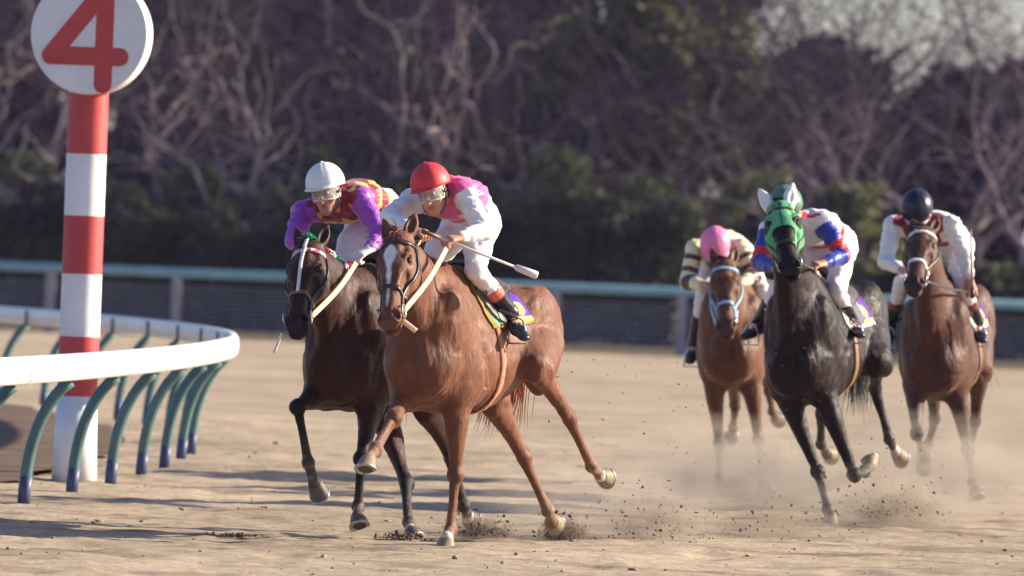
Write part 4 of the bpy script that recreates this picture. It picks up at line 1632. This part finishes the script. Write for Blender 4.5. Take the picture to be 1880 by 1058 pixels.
    # --- boots
    for q in 'LR':
        kn, an, to = J['kn' + q], J['an' + q], J['to' + q]
        b_lo = np.minimum(np.minimum(kn, an), to) - .12; b_hi = np.maximum(np.maximum(kn, an), to) + .12
        Bo = Field(b_lo, b_hi, vx)
        t0 = kn * .52 + an * .48
        Bo.add(rcone(t0, an, .054, .043), .01)
        fd = nrm(to - an); hl = an - fd * .045 + np.array([0, 0, -.055])
        sole_up = nrm(np.cross(np.cross(fd, [0, 0, 1.]), fd))
        Bo.add(rcone(an, an + np.array([0, 0, -.05]), .043, .038), .02)
        ball_ = an + fd * .11 + np.array([0, 0, -.055]); tip = an + fd * .185 + np.array([0, 0, -.058])
        Bo.add(eseg(hl, ball_, .034, .034, .046, .030, sole_up), .02)
        Bo.add(eseg(ball_, tip, .046, .030, .036, .022, sole_up), .02)
        Bo.wobble(lambda x, y, z: .002 * vnoise3(x / .05, y / .05, z / .02, sd + 20))
        V, Q = Bo.mesh()
        cc = np.repeat(np.array([[.012, .011, .013]]), len(V), 0)
        tcol = sp.get('boot_top')
        if tcol is not None:
            t = ((V - t0) @ (an - t0)) / ((an - t0) @ (an - t0))
            cc[t < .22] = tcol
        mesh_obj('boot', V, Q, MATS['boot'], root, cols=cc)
        hands['foot' + q] = an + fd * .10 + np.array([0, 0, -.085])
    # --- cap
    cap = sp['cap']
    mb = MB(); nu, nv = 48, 16
    c0 = hd(0, .052, -.004)
    def dome(th, ph, rr=1.0):
        # th 0 at the crown .. 1 at the rim
        A = th * math.pi / 2 * 1.10
        ca, sa = math.cos(A), math.sin(A)
        seam = 1 - .022 * abs(math.cos(3 * ph)) ** 30 * (0 if th > .93 else 1)
        return c0 + (s * (math.cos(ph) * .112 * sa) + f * (math.sin(ph) * (.133 if math.sin(ph) > 0 else .130) * sa) + u * (.124 * ca)) * seam * rr
    for i in range(nv + 1):
        for j in range(nu):
            ph = 2 * math.pi * j / nu
            lower = 1 + (.10 if i == nv else 0) * 0
            mb.v.append(tuple(dome(.02 + .98 * i / nv, ph)))
    for i in range(nv):
        for j in range(nu):
            j2 = (j + 1) % nu
            mb.f.append((i * nu + j, (i + 1) * nu + j, (i + 1) * nu + j2, i * nu + j2))
    mb.f.append(tuple(range(nu)))
    ins = len(mb.v)
    for j in range(nu):
        ph = 2 * math.pi * j / nu
        mb.v.append(tuple(dome(.99, ph, .90)))
    for j in range(nu):
        j2 = (j + 1) % nu
        mb.f.append((nv * nu + j, ins + j, ins + j2, nv * nu + j2))
    co = mb.build('riding_cap', cap, root)
    # peak
    mb = MB(); n_ = 17
    for i, (ex, dz) in enumerate(((-.006, .010), (.012, .004), (.026, -.004), (.030, -.010), (.024, -.012), (.006, -.004), (-.010, .000))):
        for j in range(n_):
            ph = math.pi * (.14 + .72 * j / (n_ - 1))
            k = math.sin(math.pi * j / (n_ - 1)) ** .6
            q = dome(.97, ph)
            r_ = nrm(s * math.cos(ph) + f * math.sin(ph))
            mb.v.append(tuple(q + r_ * (ex * k if ex > 0 else ex) + u * dz * (k if dz < 0 else 1)))
    for i in range(6):
        for j in range(n_ - 1):
            mb.f.append((i * n_ + j, i * n_ + j + 1, (i + 1) * n_ + j + 1, (i + 1) * n_ + j))
    mb.build('peak', sp.get('peak', cap), co)
    mb = MB(); ball(mb, dome(0, 0) + u * .001, .010, 10, 6)
    mb.build('button', cap, co)
    # chin strap
    mb = MB()
    pts_ = [hd(q * x, y, z) for q, x, y, z in ((-1, .078, .03, .01), (-1, .074, -.05, .02), (-1, .052, -.100, .040), (1, .0, -.128, .050), (1, .052, -.100, .040), (1, .074, -.05, .02), (1, .078, .03, .01))]
    pts_ = cr(pts_, 4)
    mb.ribbon(pts_, [p - e + u * .02 for p in pts_], .012, .003)
    mb.build('chin_strap', MATS['strap'], co)
    # goggles
    if sp.get('goggles', True):
        g = MB(); na, nb = 25, 5
        def gp(A, y, r=1.0):
            nose = .020 * math.exp(-(A / .16) ** 2)
            yy = y * (.030 + .0) - .004 + (nose if y < 0 else 0) * (-y)
            return hd(math.sin(A) * .078 * r, yy, math.cos(A) * .104 * r + .006)
        for i in range(na):
            A = -1.35 + 2.7 * i / (na - 1)
            for j in range(nb): g.v.append(tuple(gp(A, -1 + 2 * j / (nb - 1))))
        for i in range(na - 1):
            for j in range(nb - 1):
                g.f.append((i * nb + j, (i + 1) * nb + j, (i + 1) * nb + j + 1, i * nb + j + 1))
        go = g.build('goggles', MATS['lens'], root)
        rim = MB()
        A_ = np.linspace(-1.35, 1.35, 25)
        loop = [gp(A, 1) for A in A_] + [gp(A, -1) for A in A_[::-1]]
        rim.tube([tuple(q) for q in loop + [loop[0]]], .0048, 6)
        rim.build('goggle_rim', sp.get('rim', MATS['rim']), go)
        bd = MB(); pts_ = [hd(math.sin(A) * .085, -.002 + .012 * (abs(A) - 1.3), math.cos(A) * .108 + .004) for A in np.linspace(1.3, 2 * math.pi - 1.3, 20)]
        bd.ribbon(pts_, [q - e for q in pts_], .018, .003)
        bd.build('goggle_band', MATS['strap'], go)
    class R: pass
    r = R(); r.root, r.o, r.J = root, o, J
    r.hand = {k: q + o for k, q in hands.items()}
    return r


def whip(name, label, p, q, mat, grip, flap=True):
    o = empty(name, tuple(p)); tag(o, label, 'whip')
    d = q - p; L_ = np.linalg.norm(d); dn = d / L_
    mb = MB(); mb.tube([(0, 0, 0), tuple(d * .16)], [.0135, .011], 10); mb.build('handle', grip, o)
    mb = MB(); mb.tube([tuple(d * .155), tuple(d * .5), tuple(d * .98)], [.0095, .0085, .0065], 8); mb.build('shaft', mat, o)
    if flap:
        mb = MB(); mb.tube([tuple(d * .80), tuple(d * .815), tuple(d * .82), tuple(d * .99), tuple(d)], [.0095, .013, .019, .024, .021], 12); mb.build('flap', mat, o)


# ------------------------------------------------------------------ the five horses
def coat_mat(name, rough=.52, sheen=.13, tint=(1, .78, .55), spec=.25, var=.22):
    """short hair: patches of sweat change the gloss, fine hair breaks it up"""
    m = attr_mat(name, rough, spec, var, 26, .25, .006, sheen, (1, 1, .45), sheen_tint=tint)
    nt = m.node_tree; b = nt.nodes['Principled BSDF']
    n1 = noise(nt, 7, 5, .65)
    mp = nt.nodes.new('ShaderNodeMapRange')
    mp.inputs[1].default_value = .35; mp.inputs[2].default_value = .65
    mp.inputs[3].default_value = rough - .14; mp.inputs[4].default_value = rough + .18
    nt.links.new(n1, mp.inputs[0]); nt.links.new(mp.outputs[0], b.inputs['Roughness'])
    n4 = noise(nt, 11, 4, .6, stretch=(1.3, 1.3, .5)); n2 = noise(nt, 34, 5, .7, stretch=(1, 1, .4)); n3 = noise(nt, 210, 3, .6, stretch=(1, 1, .22))
    ad = nt.nodes.new('ShaderNodeMath'); ad.operation = 'MULTIPLY_ADD'; ad.inputs[1].default_value = .35
    nt.links.new(n3, ad.inputs[0]); nt.links.new(n2, ad.inputs[2])
    a2 = nt.nodes.new('ShaderNodeMath'); a2.operation = 'MULTIPLY_ADD'; a2.inputs[1].default_value = 2.2
    nt.links.new(n4, a2.inputs[0]); nt.links.new(ad.outputs[0], a2.inputs[2])
    bump(nt, b, a2.outputs[0], .55, .011)
    return m


def make_horses():
    MATS['eye'] = simple('eye', (.006, .004, .003), .06, .1, 5, .6, bmp=0)
    MATS['shoe'] = simple('shoe alloy', (.42, .42, .42), .4, .2, 40, .5, .6)
    MATS['sole'] = simple('sole', (.10, .08, .06), .9, .3, 40)
    pale = simple('pale hoof', lin(136, 120, 100), .6, .25, 30, .3)
    grey = simple('dark hoof', lin(96, 88, 84), .6, .3, 30, .3)
    MATS['coat'] = coat_mat('horse coat')
    MATS['black coat'] = coat_mat('black horse coat', .43, .0, (1, .92, .9), .17)
    MATS['bay coat'] = coat_mat('dark bay coat', .48, .06, (1, .8, .6), .18)
    fl, hl = (.44, .30, .125), (.42, .44, .38, .13)
    S = {}
    S['chestnut'] = dict(name='racehorse', label='chestnut racehorse with a white blaze, carrying the rider in the red cap', seed=1, yaw=24, pitch=-4.5, withers=(824, 486), D=50.6, poll=(729, 443), lip=(713, 605), nose=-1, head_yaw=16, neck=.76,
        coat=lin(104, 62, 41), points=lin(98, 60, 42), muzzle=.35, legs_dark=.5, mat=MATS['coat'], hoof=pale, vox=.008,
        blaze=[(.085, .0), (.115, .030), (.155, .042), (.195, .034), (.245, .014), (.32, .012), (.40, .008), (.50, .006), (.53, 0)], blaze_off=0.004, socks={1: 2.75, 3: 2.8},
        legs=[('fore', -1, (.20, -.74), [(722, 768), (690, 824), (676, 843)], fl, (-1, -1, -1), False),
              ('fore', 1, (.10, -.74), [(836, 872), (827, 972), (820, 990)], fl, (-1, -1, -1), True),
              ('hind', -1, (-.84, -.32), [(908, 738), (962, 842), (1006, 938), (1014, 957)], hl, (-1, 1, 1, 1), False),
              ('hind', 1, (-.88, -.30), [(985, 672), (1046, 770), (1086, 856), (1103, 874)], hl, (-1, 1, 1, 1), False)])
    S['bay'] = dict(name='racehorse', label='dark bay racehorse with a white browband, carrying the rider in the white cap', seed=2, yaw=20, withers=(668, 487), D=51.8, poll=(566, 459), lip=(541, 612), nose=-1, head_yaw=14, neck=.76,
        coat=lin(58, 33, 26), points=lin(24, 18, 20), muzzle=.8, mat=MATS['bay coat'], hoof=grey, vox=.008, socks={2: 2.7, 3: 2.7},
        legs=[('fore', -1, (.22, -.74), [(547, 748), (566, 850), (578, 888)], fl, (-1, 1, 1), False),
              ('fore', 1, (.10, -.74), [(664, 842), (657, 930), (657, 948)], fl, (-1, 1, -1), False),
              ('hind', -1, (-.80, -.32), [(706, 770), (744, 884), (750, 960), (755, 975)], hl, (-1, -1, -1, -1), False),
              ('hind', 1, (-.88, -.30), [(785, 745), (828, 842), (852, 930), (860, 950)], hl, (-1, 1, 1, 1), False)])
    S['dark'] = dict(name='racehorse', label='near black racehorse wearing a green blinker hood with white ears', seed=3, yaw=16, withers=(1492, 505), D=58.4, poll=(1432, 386), lip=(1452, 506), nose=-1, head_yaw=2, neck=.80,
        coat=lin(30, 19, 19), points=lin(24, 20, 24), muzzle=.6, mat=MATS['black coat'], hoof=pale, vox=.009, ear=(.40, .45), socks={3: 2.55},
        legs=[('fore', -1, (.12, -.74), [(1501, 866), (1520, 936), (1525, 948)], fl, (-1, -1, -1), True),
              ('fore', 1, (.16, -.74), [(1568, 872), (1588, 866), (1596, 856)], fl, (-1, 1, 1), False),
              ('hind', -1, (-.86, -.32), [(1512, 690), (1508, 760), (1507, 815), (1518, 832)], hl, (-1, 1, 1, 1), False),
              ('hind', 1, (-.86, -.30), [(1612, 664), (1606, 715), (1633, 806), (1646, 832)], hl, (-1, 1, 1, 1), False)])
    S['brown'] = dict(name='racehorse', label='brown racehorse with white noseband and browband, carrying the rider in the black cap', seed=4, yaw=9, withers=(1730, 513), D=62.4, poll=(1694, 430), lip=(1677, 534), nose=-1, head_yaw=12, neck=.80,
        coat=lin(74, 42, 31), points=lin(38, 28, 27), muzzle=.7, mat=MATS['coat'], hoof=grey, vox=.010,
        legs=[('fore', -1, (.22, -.74), [(1683, 796), (1694, 828), (1696, 850)], fl, (-1, 1, 1), False),
              ('fore', 1, (.10, -.74), [(1776, 826), (1786, 886), (1790, 900)], fl, (-1, -1, -1), False),
              ('hind', -1, (-.86, -.32), [(1712, 700), (1716, 770), (1705, 815), (1700, 835)], hl, (-1, 1, 1, 1), False),
              ('hind', 1, (-.86, -.30), [(1800, 680), (1790, 775), (1780, 830), (1780, 850)], hl, (-1, 1, 1, 1), False)])
    S['light'] = dict(name='racehorse', label='light bay racehorse with a pale blue bridle, carrying the rider in the pink cap', seed=5, yaw=6, withers=(1352, 503), D=65.6, poll=(1330, 490), lip=(1333, 617), nose=-1, head_yaw=4, neck=.80,
        coat=lin(94, 57, 38), points=lin(66, 46, 38), muzzle=.6, mat=MATS['coat'], hoof=grey, vox=.010,
        legs=[('fore', -1, (.12, -.74), [(1321, 815), (1320, 880), (1321, 893)], fl, (-1, -1, -1), False),
              ('fore', 1, (.12, -.74), [(1393, 808), (1400, 876), (1404, 888)], fl, (-1, -1, -1), False),
              ('hind', -1, (-.86, -.32), [(1345, 680), (1350, 745), (1346, 785), (1344, 800)], hl, (-1, 1, 1, 1), False),
              ('hind', 1, (-.86, -.30), [(1408, 660), (1412, 720), (1418, 755), (1425, 768)], hl, (-1, 1, 1, 1), False)])
    return {k: build_horse(s) for k, s in S.items()}


HORSES = make_horses()


def silk_white_cap(X, Y, Z, arm, ap, sd, V):
    maroon, yellow, purple = np.array(lin(136, 26, 48)), np.array(lin(214, 178, 92)), np.array(lin(152, 70, 176))
    c = np.repeat(maroon[None], len(X), 0)
    t = np.abs(((X / .12 + .5) % 1) - .5) * 2 + np.abs(((Y / .30) % 1) - .5) * 2
    c[(t < .80) & (Y < 1.02)] = yellow
    c[arm] = purple
    m = arm & (ap > 1.72); k = ((V[:, 0] / .02).astype(int) + (V[:, 2] / .02).astype(int)) % 2 == 0
    c[m & k] = lin(225, 190, 225)
    return c


def silk_red_cap(X, Y, Z, arm, ap, sd, V):
    pink, yellow, white = np.array(lin(216, 92, 152)), np.array(lin(222, 196, 118)), np.array((.78, .77, .76))
    c = np.repeat(pink[None], len(X), 0)
    n = vnoise3(X / .055, Y / .13, Z / .2, 3)
    c[(n > .5) & (Y < .8)] = yellow
    c[(Y < .42) & (Z < .02)] = white
    c[(Y > 1.3)] = yellow
    c[arm] = white
    return c


def silk_green_cap(X, Y, Z, arm, ap, sd, V):
    red, blue, white = np.array(lin(214, 48, 50)), np.array(lin(36, 58, 158)), np.array((.78, .77, .75))
    c = np.repeat(white[None], len(X), 0)
    c[(Y > 1.0) & (Z < 0)] = red
    c[np.abs(Y - .30) < .05] = red
    c[arm] = blue
    c[arm & (ap > .62) & (ap < 1.06)] = red
    c[arm & (ap < .10)] = white
    return c


def silk_black_cap(X, Y, Z, arm, ap, sd, V):
    maroon, white = np.array(lin(140, 34, 56)), np.array((.78, .76, .75))
    c = np.repeat(white[None], len(X), 0)
    c[(Z > .0) & (np.abs(X) < .12)] = maroon
    c[(Y > .84) & ~arm] = maroon
    c[arm] = white
    return c


def silk_pink_cap(X, Y, Z, arm, ap, sd, V):
    cream, brown, yellow = np.array(lin(226, 220, 176)), np.array(lin(92, 46, 52)), np.array(lin(200, 160, 60))
    c = np.repeat(cream[None], len(X), 0)
    t = np.abs(((X / .12) % 1) - .5) * 2 + np.abs(((Y / .34) % 1) - .5) * 2
    c[(t < .8) & (Z > -.02)] = brown
    c[arm] = cream
    m = arm & (ap > .25) & (ap < .75) & (np.abs(((ap * 2) % 1) - .5) < .3) & (V[:, 1] < V[:, 1].mean())
    c[m] = brown
    c[arm & (ap > 1.0) & (ap < 1.45)] = brown
    return c


def make_riders():
    MATS['skin'] = attr_mat('skin', .5, .4, .12, 50, .1, .002)
    MATS['silk'] = attr_mat('silk', .42, .45, .06, 30, .2, .004, .15)
    MATS['breeches'] = simple('breeches', (.76, .74, .74), .65, .05, 30, .3, bmp=.2)
    MATS['boot'] = attr_mat('boot leather', .28, .5, .1, 30, .1, .002)
    MATS['eyewhite'] = simple('eye white', (.62, .58, .54), .2, .05, 5, bmp=0)
    MATS['strap'] = simple('strap', (.03, .03, .035), .6, .2, 30)
    MATS['rim'] = simple('goggle rim', (.62, .64, .64), .35, .05, 10, bmp=0)
    m, nt, b = new_mat('goggle lens')
    b.inputs['Base Color'].default_value = (.55, .56, .54, 1); b.inputs['Roughness'].default_value = .12
    b.inputs['Alpha'].default_value = .38
    bump(nt, b, noise(nt, 60, 2), .1, .002)
    MATS['lens'] = m
    MATS['steel'] = simple('bit steel', (.55, .55, .56), .25, .1, 30, .5, .9, bmp=.05)
    cp = lambda n, c, r=.42: simple(n, c, r, .08, 22, .35, bmp=.4, bdist=.006)
    R = {}
    R['bay'] = rider(dict(seed=31, D=51.8, label='person in white cap, purple sleeves and maroon vest with yellow diamonds', head=(20, 9, -10), gloves=(.70, .68, .64), cap=cp('white cap', (.76, .76, .74)), silks=silk_white_cap,
        joints=dict(pelvis=(694, 386, .42), neck=(614, 362, 0), shL=(662, 366, -.04), shR=(556, 390, .10), eyes=(590, 357, -.17), elL=(698, 430, -.15), wrL=(676, 458, -.27), elR=(541, 442, -.05), wrR=(588, 458, -.26), fistL=(654, 472, -.33), fistR=(606, 470, -.33),
                    hipL=(712, 400, .36), hipR=(668, 408, .48), knL=(728, 486, -.02), knR=(628, 482, .12), anL=(752, 580, .25), anR=(598, 578, .40), toL=(757, 600, .07), toR=(594, 600, .22))))
    R['chestnut'] = rider(dict(seed=32, D=50.6, label='person in red cap and pink vest with white sleeves, holding a pale whip', head=(20, 11, -15), cap=cp('red cap', lin(206, 58, 64), .5), silks=silk_red_cap, boot_top=lin(200, 104, 90),
        joints=dict(pelvis=(868, 398, .40), neck=(822, 346, 0), shL=(850, 354, -.06), shR=(754, 370, .12), eyes=(785, 359, -.18), elL=(888, 424, -.18), wrL=(846, 436, -.36), elR=(716, 398, -.04), wrR=(760, 424, -.30), fistL=(818, 442, -.42), fistR=(782, 430, -.38),
                    hipL=(884, 412, .32), hipR=(846, 416, .46), knL=(872, 496, -.03), knR=(780, 492, .18), anL=(938, 574, .22), anR=(800, 590, .40), toL=(962, 600, .08), toR=(780, 600, .22))))
    R['dark'] = rider(dict(seed=33, D=58.4, vox=.0075, label='person in green cap with blue and red banded sleeves, bent behind the hooded black horse', head=(5, 32, -6), cap=cp('green cap', lin(78, 120, 92)), silks=silk_green_cap, boot_top=None,
        joints=dict(pelvis=(1530, 444, .42), neck=(1466, 406, 0), shL=(1512, 408, -.03), shR=(1412, 424, .10), eyes=(1442, 400, -.17), elL=(1546, 470, -.10), wrL=(1512, 484, -.28), elR=(1394, 482, -.02), wrR=(1425, 492, -.26), fistL=(1490, 488, -.36), fistR=(1446, 494, -.34),
                    hipL=(1544, 458, .36), hipR=(1502, 460, .46), knL=(1536, 534, -.02), knR=(1428, 530, .10), anL=(1562, 586, .20), anR=(1394, 590, .28), toL=(1580, 600, .03), toR=(1364, 604, .12))))
    R['brown'] = rider(dict(seed=34, D=62.4, vox=.0075, label='person in black cap and white jersey with maroon vest, riding the brown horse', head=(4, 36, 0), cap=cp('black cap', (.014, .016, .034), .35), silks=silk_black_cap, boot_top=lin(120, 62, 44),
        joints=dict(pelvis=(1742, 440, .42), neck=(1690, 408, 0), shL=(1746, 414, -.03), shR=(1640, 414, .05), eyes=(1682, 404, -.15), elL=(1772, 474, -.02), wrL=(1780, 516, -.10), elR=(1626, 480, -.05), wrR=(1656, 496, -.28), fistL=(1785, 538, -.14), fistR=(1676, 498, -.36),
                    hipL=(1760, 456, .38), hipR=(1714, 456, .44), knL=(1768, 524, -.02), knR=(1656, 522, .05), anL=(1794, 592, .22), anR=(1634, 594, .25), toL=(1804, 610, .05), toR=(1630, 612, .08))))
    R['light'] = rider(dict(seed=35, D=65.6, vox=.0075, label='person in pink cap and cream jacket with brown patches, crouching on the light bay horse', head=(0, 48, 0), cap=cp('pink cap', lin(232, 130, 172), .45), silks=silk_pink_cap,
        joints=dict(pelvis=(1338, 458, .42), neck=(1318, 462, .02), shL=(1360, 455, 0), shR=(1276, 456, .03), eyes=(1312, 472, -.15), elL=(1386, 506, -.05), wrL=(1360, 520, -.25), elR=(1262, 518, -.05), wrR=(1290, 522, -.25), fistL=(1346, 524, -.34), fistR=(1312, 524, -.34),
                    hipL=(1360, 470, .40), hipR=(1314, 470, .42), knL=(1398, 534, 0), knR=(1292, 540, .02), anL=(1410, 620, .22), anR=(1274, 630, .22), toL=(1414, 640, .06), toR=(1268, 648, .07))))
    return R


RIDERS = make_riders()


def make_tack():
    lea = simple('dark leather', (.025, .018, .016), .4, .3, 30, .5)
    white = simple('white strap', (.74, .72, .70), .5, .08, 60, .4)
    cream = simple('cream rein', lin(232, 200, 160), .55, .15, 60, .4)
    blue = simple('pale blue strap', lin(140, 176, 204), .5, .1, 60, .4)
    tan = simple('tan strap', lin(126, 94, 62), .5, .15, 60, .4)
    grey = simple('saddle leather', lin(92, 86, 84), .33, .2, 14, .5)
    black = simple('black saddle', (.02, .018, .02), .35, .2, 14, .5)
    gmat = simple('girth web', lin(176, 118, 96), .8, .2, 40, .2)
    m, nt, b = new_mat('striped browband')
    tc = nt.nodes.new('ShaderNodeTexCoord')
    w = nt.nodes.new('ShaderNodeTexWave'); w.inputs['Scale'].default_value = 22; w.bands_direction = 'DIAGONAL'
    nt.links.new(tc.outputs['Object'], w.inputs['Vector'])
    nt.links.new(ramp(nt, w.outputs['Fac'], [(.45, (.74, .72, .72)), (.62, lin(190, 90, 110))]), b.inputs['Base Color'])
    striped = m
    hair_ch = simple('chestnut hair', lin(122, 62, 34), .45, .4, 40, .4)
    hair_dk = simple('dark hair', (.012, .010, .012), .42, .3, 40, .4)
    hair_br = simple('brown hair', lin(58, 38, 30), .45, .4, 40, .4)
    olive, greenc, purple, yel = np.array(lin(140, 122, 64)), np.array(lin(120, 190, 150)), np.array(lin(98, 58, 150)), np.array(lin(206, 186, 110))
    wht = np.array((.72, .70, .68))
    H, R = HORSES, RIDERS
    cfg = {'chestnut': (lea, lea, lea, lea, cream, (olive, greenc, purple, yel), grey, hair_ch), 'bay': (lea, striped, tan, lea, cream, (olive, wht, purple, yel), black, hair_dk),
           'dark': (lea, lea, lea, lea, lea, (wht, wht, purple, yel), grey, hair_dk), 'brown': (lea, white, white, lea, lea, (wht, wht, purple, yel), lea, hair_dk),
           'light': (blue, blue, blue, blue, blue, (olive, yel, purple, yel), black, hair_br)}
    for k, (l0, br, no, ch, rn, cc, sd, hr) in cfg.items():
        h, r = H[k], R[k]
        bridle(h, l0, br, no, ch)
        saddlery(h, cc, sd, gmat if k == 'chestnut' else tan)
        horse_hair(h, hr, (-.02, -.62, -.8) if k == 'chestnut' else (-.3, 0, -.75), seed=len(k), mane_len=.13 if k != 'bay' else .09)
        reins(h, (r.hand['R'], r.hand['L']), rn, .030 if rn is cream else .02)
        for q in 'LR': stirrup(h, r.hand['foot' + q], lea)
    for k_, p0, p1, c_ in (('chestnut', (738, 588), (764, 608), cream), ('bay', (518, 612), (503, 648), white)):
        h = H[k_]; Y_ = float(h.W(h.rings[1 if k_ == 'chestnut' else 0])[1]) - .05
        free_strap('strap_end', [h.L(np.array(P(*p0, Y_))), h.L(np.array(P(*p1, Y_)))], c_, h.bridle, .03 if k_ == 'chestnut' else .014, .008, up=(1, 0, .3))
    g = attr_mat('hood cloth', .75, .2, .08, 50, .3, .003)
    hood(H['dark'], g, simple('ear cloth', (.74, .74, .73), .8, .06, 40, .2))
    wool = [simple('%s wool' % n_, c_, .9, .15, 50, .1) for n_, c_ in (('white', (.7, .7, .68)), ('green', lin(40, 140, 110)), ('red', lin(190, 40, 50)))]
    mane_ribbons(H['bay'], [wool[1], wool[0], wool[2], wool[0]])
    strap(H['bay'], 'face_strap', [(-.04, 4), (.07, 2), (.22, 0), (.385, 0)], white, .020, .010, parent=H['bay'].bridle)
    whip('riding_whip', 'long pale whip held level by the rider in the red cap', np.array(P(774, 424, 50.6 - .46)), np.array(P(986, 506, 50.6 - .30)), simple('whip white', (.66, .64, .62), .5, .08, 30), tan)
    whip('riding_whip', 'thin upright whip held by the rider in the black cap', np.array(P(1786, 548, 62.4 - .20)), np.array(P(1782, 420, 62.4 - .12)), simple('whip brown', lin(150, 132, 130), .5, .08, 30), lea, False)


make_tack()


# ------------------------------------------------------------------ kicked up dirt and dust
def dirt_spray(px, py, Y, n, sx, sz, label, seed, rmax=.016, up=.5):
    rng = np.random.default_rng(seed)
    c = np.array(P(px, py, Y))
    iv, fi = ico(); V, F_ = [], []
    for k in range(n):
        p = c + np.array([rng.normal(0, sx), rng.normal(0, sx * 1.2), abs(rng.normal(0, sz)) * up * 2 - sz * .3])
        p[2] = max(p[2], .0)
        r = rmax * (.10 + .75 * rng.random() ** 7)
        V.append(iv * (r * rng.uniform(.45, 1.7, 3)) * (1 + .3 * rng.standard_normal((12, 1))) + p - c); F_.append(fi + 12 * k)
    o = mesh_obj('dirt_spray', np.concatenate(V), np.concatenate(F_), MATS['clod'], smooth=False)
    o.location = tuple(c)
    tag(o, label, 'dirt', kind='stuff')


def dust(px, py, Y, r, dens, label, seed, col=(.74, .63, .52)):
    c = P(px, py, Y)
    m = bpy.data.materials.new('dust'); m.use_nodes = True
    nt = m.node_tree; nt.nodes.remove(nt.nodes['Principled BSDF'])
    v = nt.nodes.new('ShaderNodeVolumePrincipled')
    v.inputs['Color'].default_value = (*col, 1)
    v.inputs['Anisotropy'].default_value = .2
    tc = nt.nodes.new('ShaderNodeTexCoord')
    ln = nt.nodes.new('ShaderNodeVectorMath'); ln.operation = 'LENGTH'
    nt.links.new(tc.outputs['Object'], ln.inputs[0])
    fall = nt.nodes.new('ShaderNodeMapRange'); fall.inputs[1].default_value = 1.0; fall.inputs[2].default_value = .2; fall.inputs[3].default_value = 0; fall.inputs[4].default_value = 1
    nt.links.new(ln.outputs['Value'], fall.inputs[0])
    n = noise(nt, 2.3, 7, .68, tc.outputs['Object'])
    mp = nt.nodes.new('ShaderNodeMapRange'); mp.inputs[1].default_value = .42; mp.inputs[2].default_value = .66; mp.inputs[3].default_value = 0; mp.inputs[4].default_value = dens
    nt.links.new(n, mp.inputs[0])
    mu = nt.nodes.new('ShaderNodeMath'); mu.operation = 'MULTIPLY'
    nt.links.new(mp.outputs[0], mu.inputs[0]); nt.links.new(fall.outputs[0], mu.inputs[1])
    nt.links.new(mu.outputs[0], v.inputs['Density'])
    nt.links.new(v.outputs[0], nt.nodes['Material Output'].inputs['Volume'])
    iv, fi = ico()
    mb = MB(); ball(mb, (0, 0, 0), 1.0, 20, 12)
    o = mb.build('dust_cloud', m)
    o.location = (c.x, c.y, c.z); o.scale = r
    tag(o, label, 'dust', kind='stuff')


def make_dust():
    MATS['clod'] = simple('kicked dirt', lin(112, 93, 78), .95, .45, 50, .1, bmp=.5)
    dirt_spray(1030, 984, 52.3, 1300, .06, .07, 'dark burst of dirt under the trailing hind hoof of the chestnut horse', 1, .010)
    dirt_spray(880, 978, 51.6, 1000, .10, .05, 'dark dirt thrown up beside the planted forehoof of the chestnut horse', 2, .009)
    dirt_spray(738, 990, 51.4, 900, .06, .02, 'low dirt spray beside the rear hoof of the bay horse', 3, .012)
    dirt_spray(1190, 978, 52.6, 700, .22, .15, 'scatter of flying dirt right of the chestnut horse', 4, .010)
    dirt_spray(1380, 978, 54.0, 500, .34, .14, 'scatter of flying dirt left of the hooded horse', 5, .010)
    dirt_spray(1620, 940, 57.2, 900, .2, .15, 'dirt kicked up right of the planted hoof of the hooded horse', 6, .009)
    dirt_spray(440, 998, 50.8, 270, .07, .012, 'patch of loose dark dirt left of the bay horse', 7, .014)
    dirt_spray(1270, 800, 54.0, 700, .75, .55, 'fine flecks of dirt hanging in the air between the two groups of horses', 8, .0055, .5)
    dust(1345, 880, 64.6, (1.0, 1.4, .50), 4.4, 'pale dust cloud round the lower legs of the light bay horse', 1)
    dust(1715, 880, 61.6, (.95, 1.4, .50), 4.0, 'pale dust cloud round the lower legs of the brown horse', 2)
    dust(1600, 930, 58.6, (.90, 1.2, .34), 3.2, 'low dust behind the planted hoof of the hooded horse', 3)
    dust(1110, 930, 53.4, (.85, 1.1, .38), 2.6, 'thin dust trailing behind the chestnut horse', 4)
    dust(1440, 900, 61.5, (1.1, 1.2, .42), 2.6, 'thin dust between the light bay and the hooded horse', 5)

    brown = (.34, .26, .20)
    dust(1034, 980, 52.35, (.17, .22, .12), 34, 'dense brown puff of dirt at the trailing hind hoof of the chestnut horse', 6, brown)
    dust(880, 976, 51.7, (.22, .25, .10), 24, 'brown puff of dirt beside the planted forehoof of the chestnut horse', 7, brown)
    dust(1190, 962, 53.0, (.36, .35, .18), 9, 'ragged brown spray of dirt right of the chestnut horse', 8, (.50, .40, .31))
    dust(1640, 935, 57.6, (.38, .4, .22), 10, 'ragged brown spray right of the hooded horse', 9, (.50, .40, .31))
    dust(1395, 960, 55.0, (.55, .5, .18), 6, 'thin brown spray left of the hooded horse', 10, (.50, .40, .31))


make_dust()
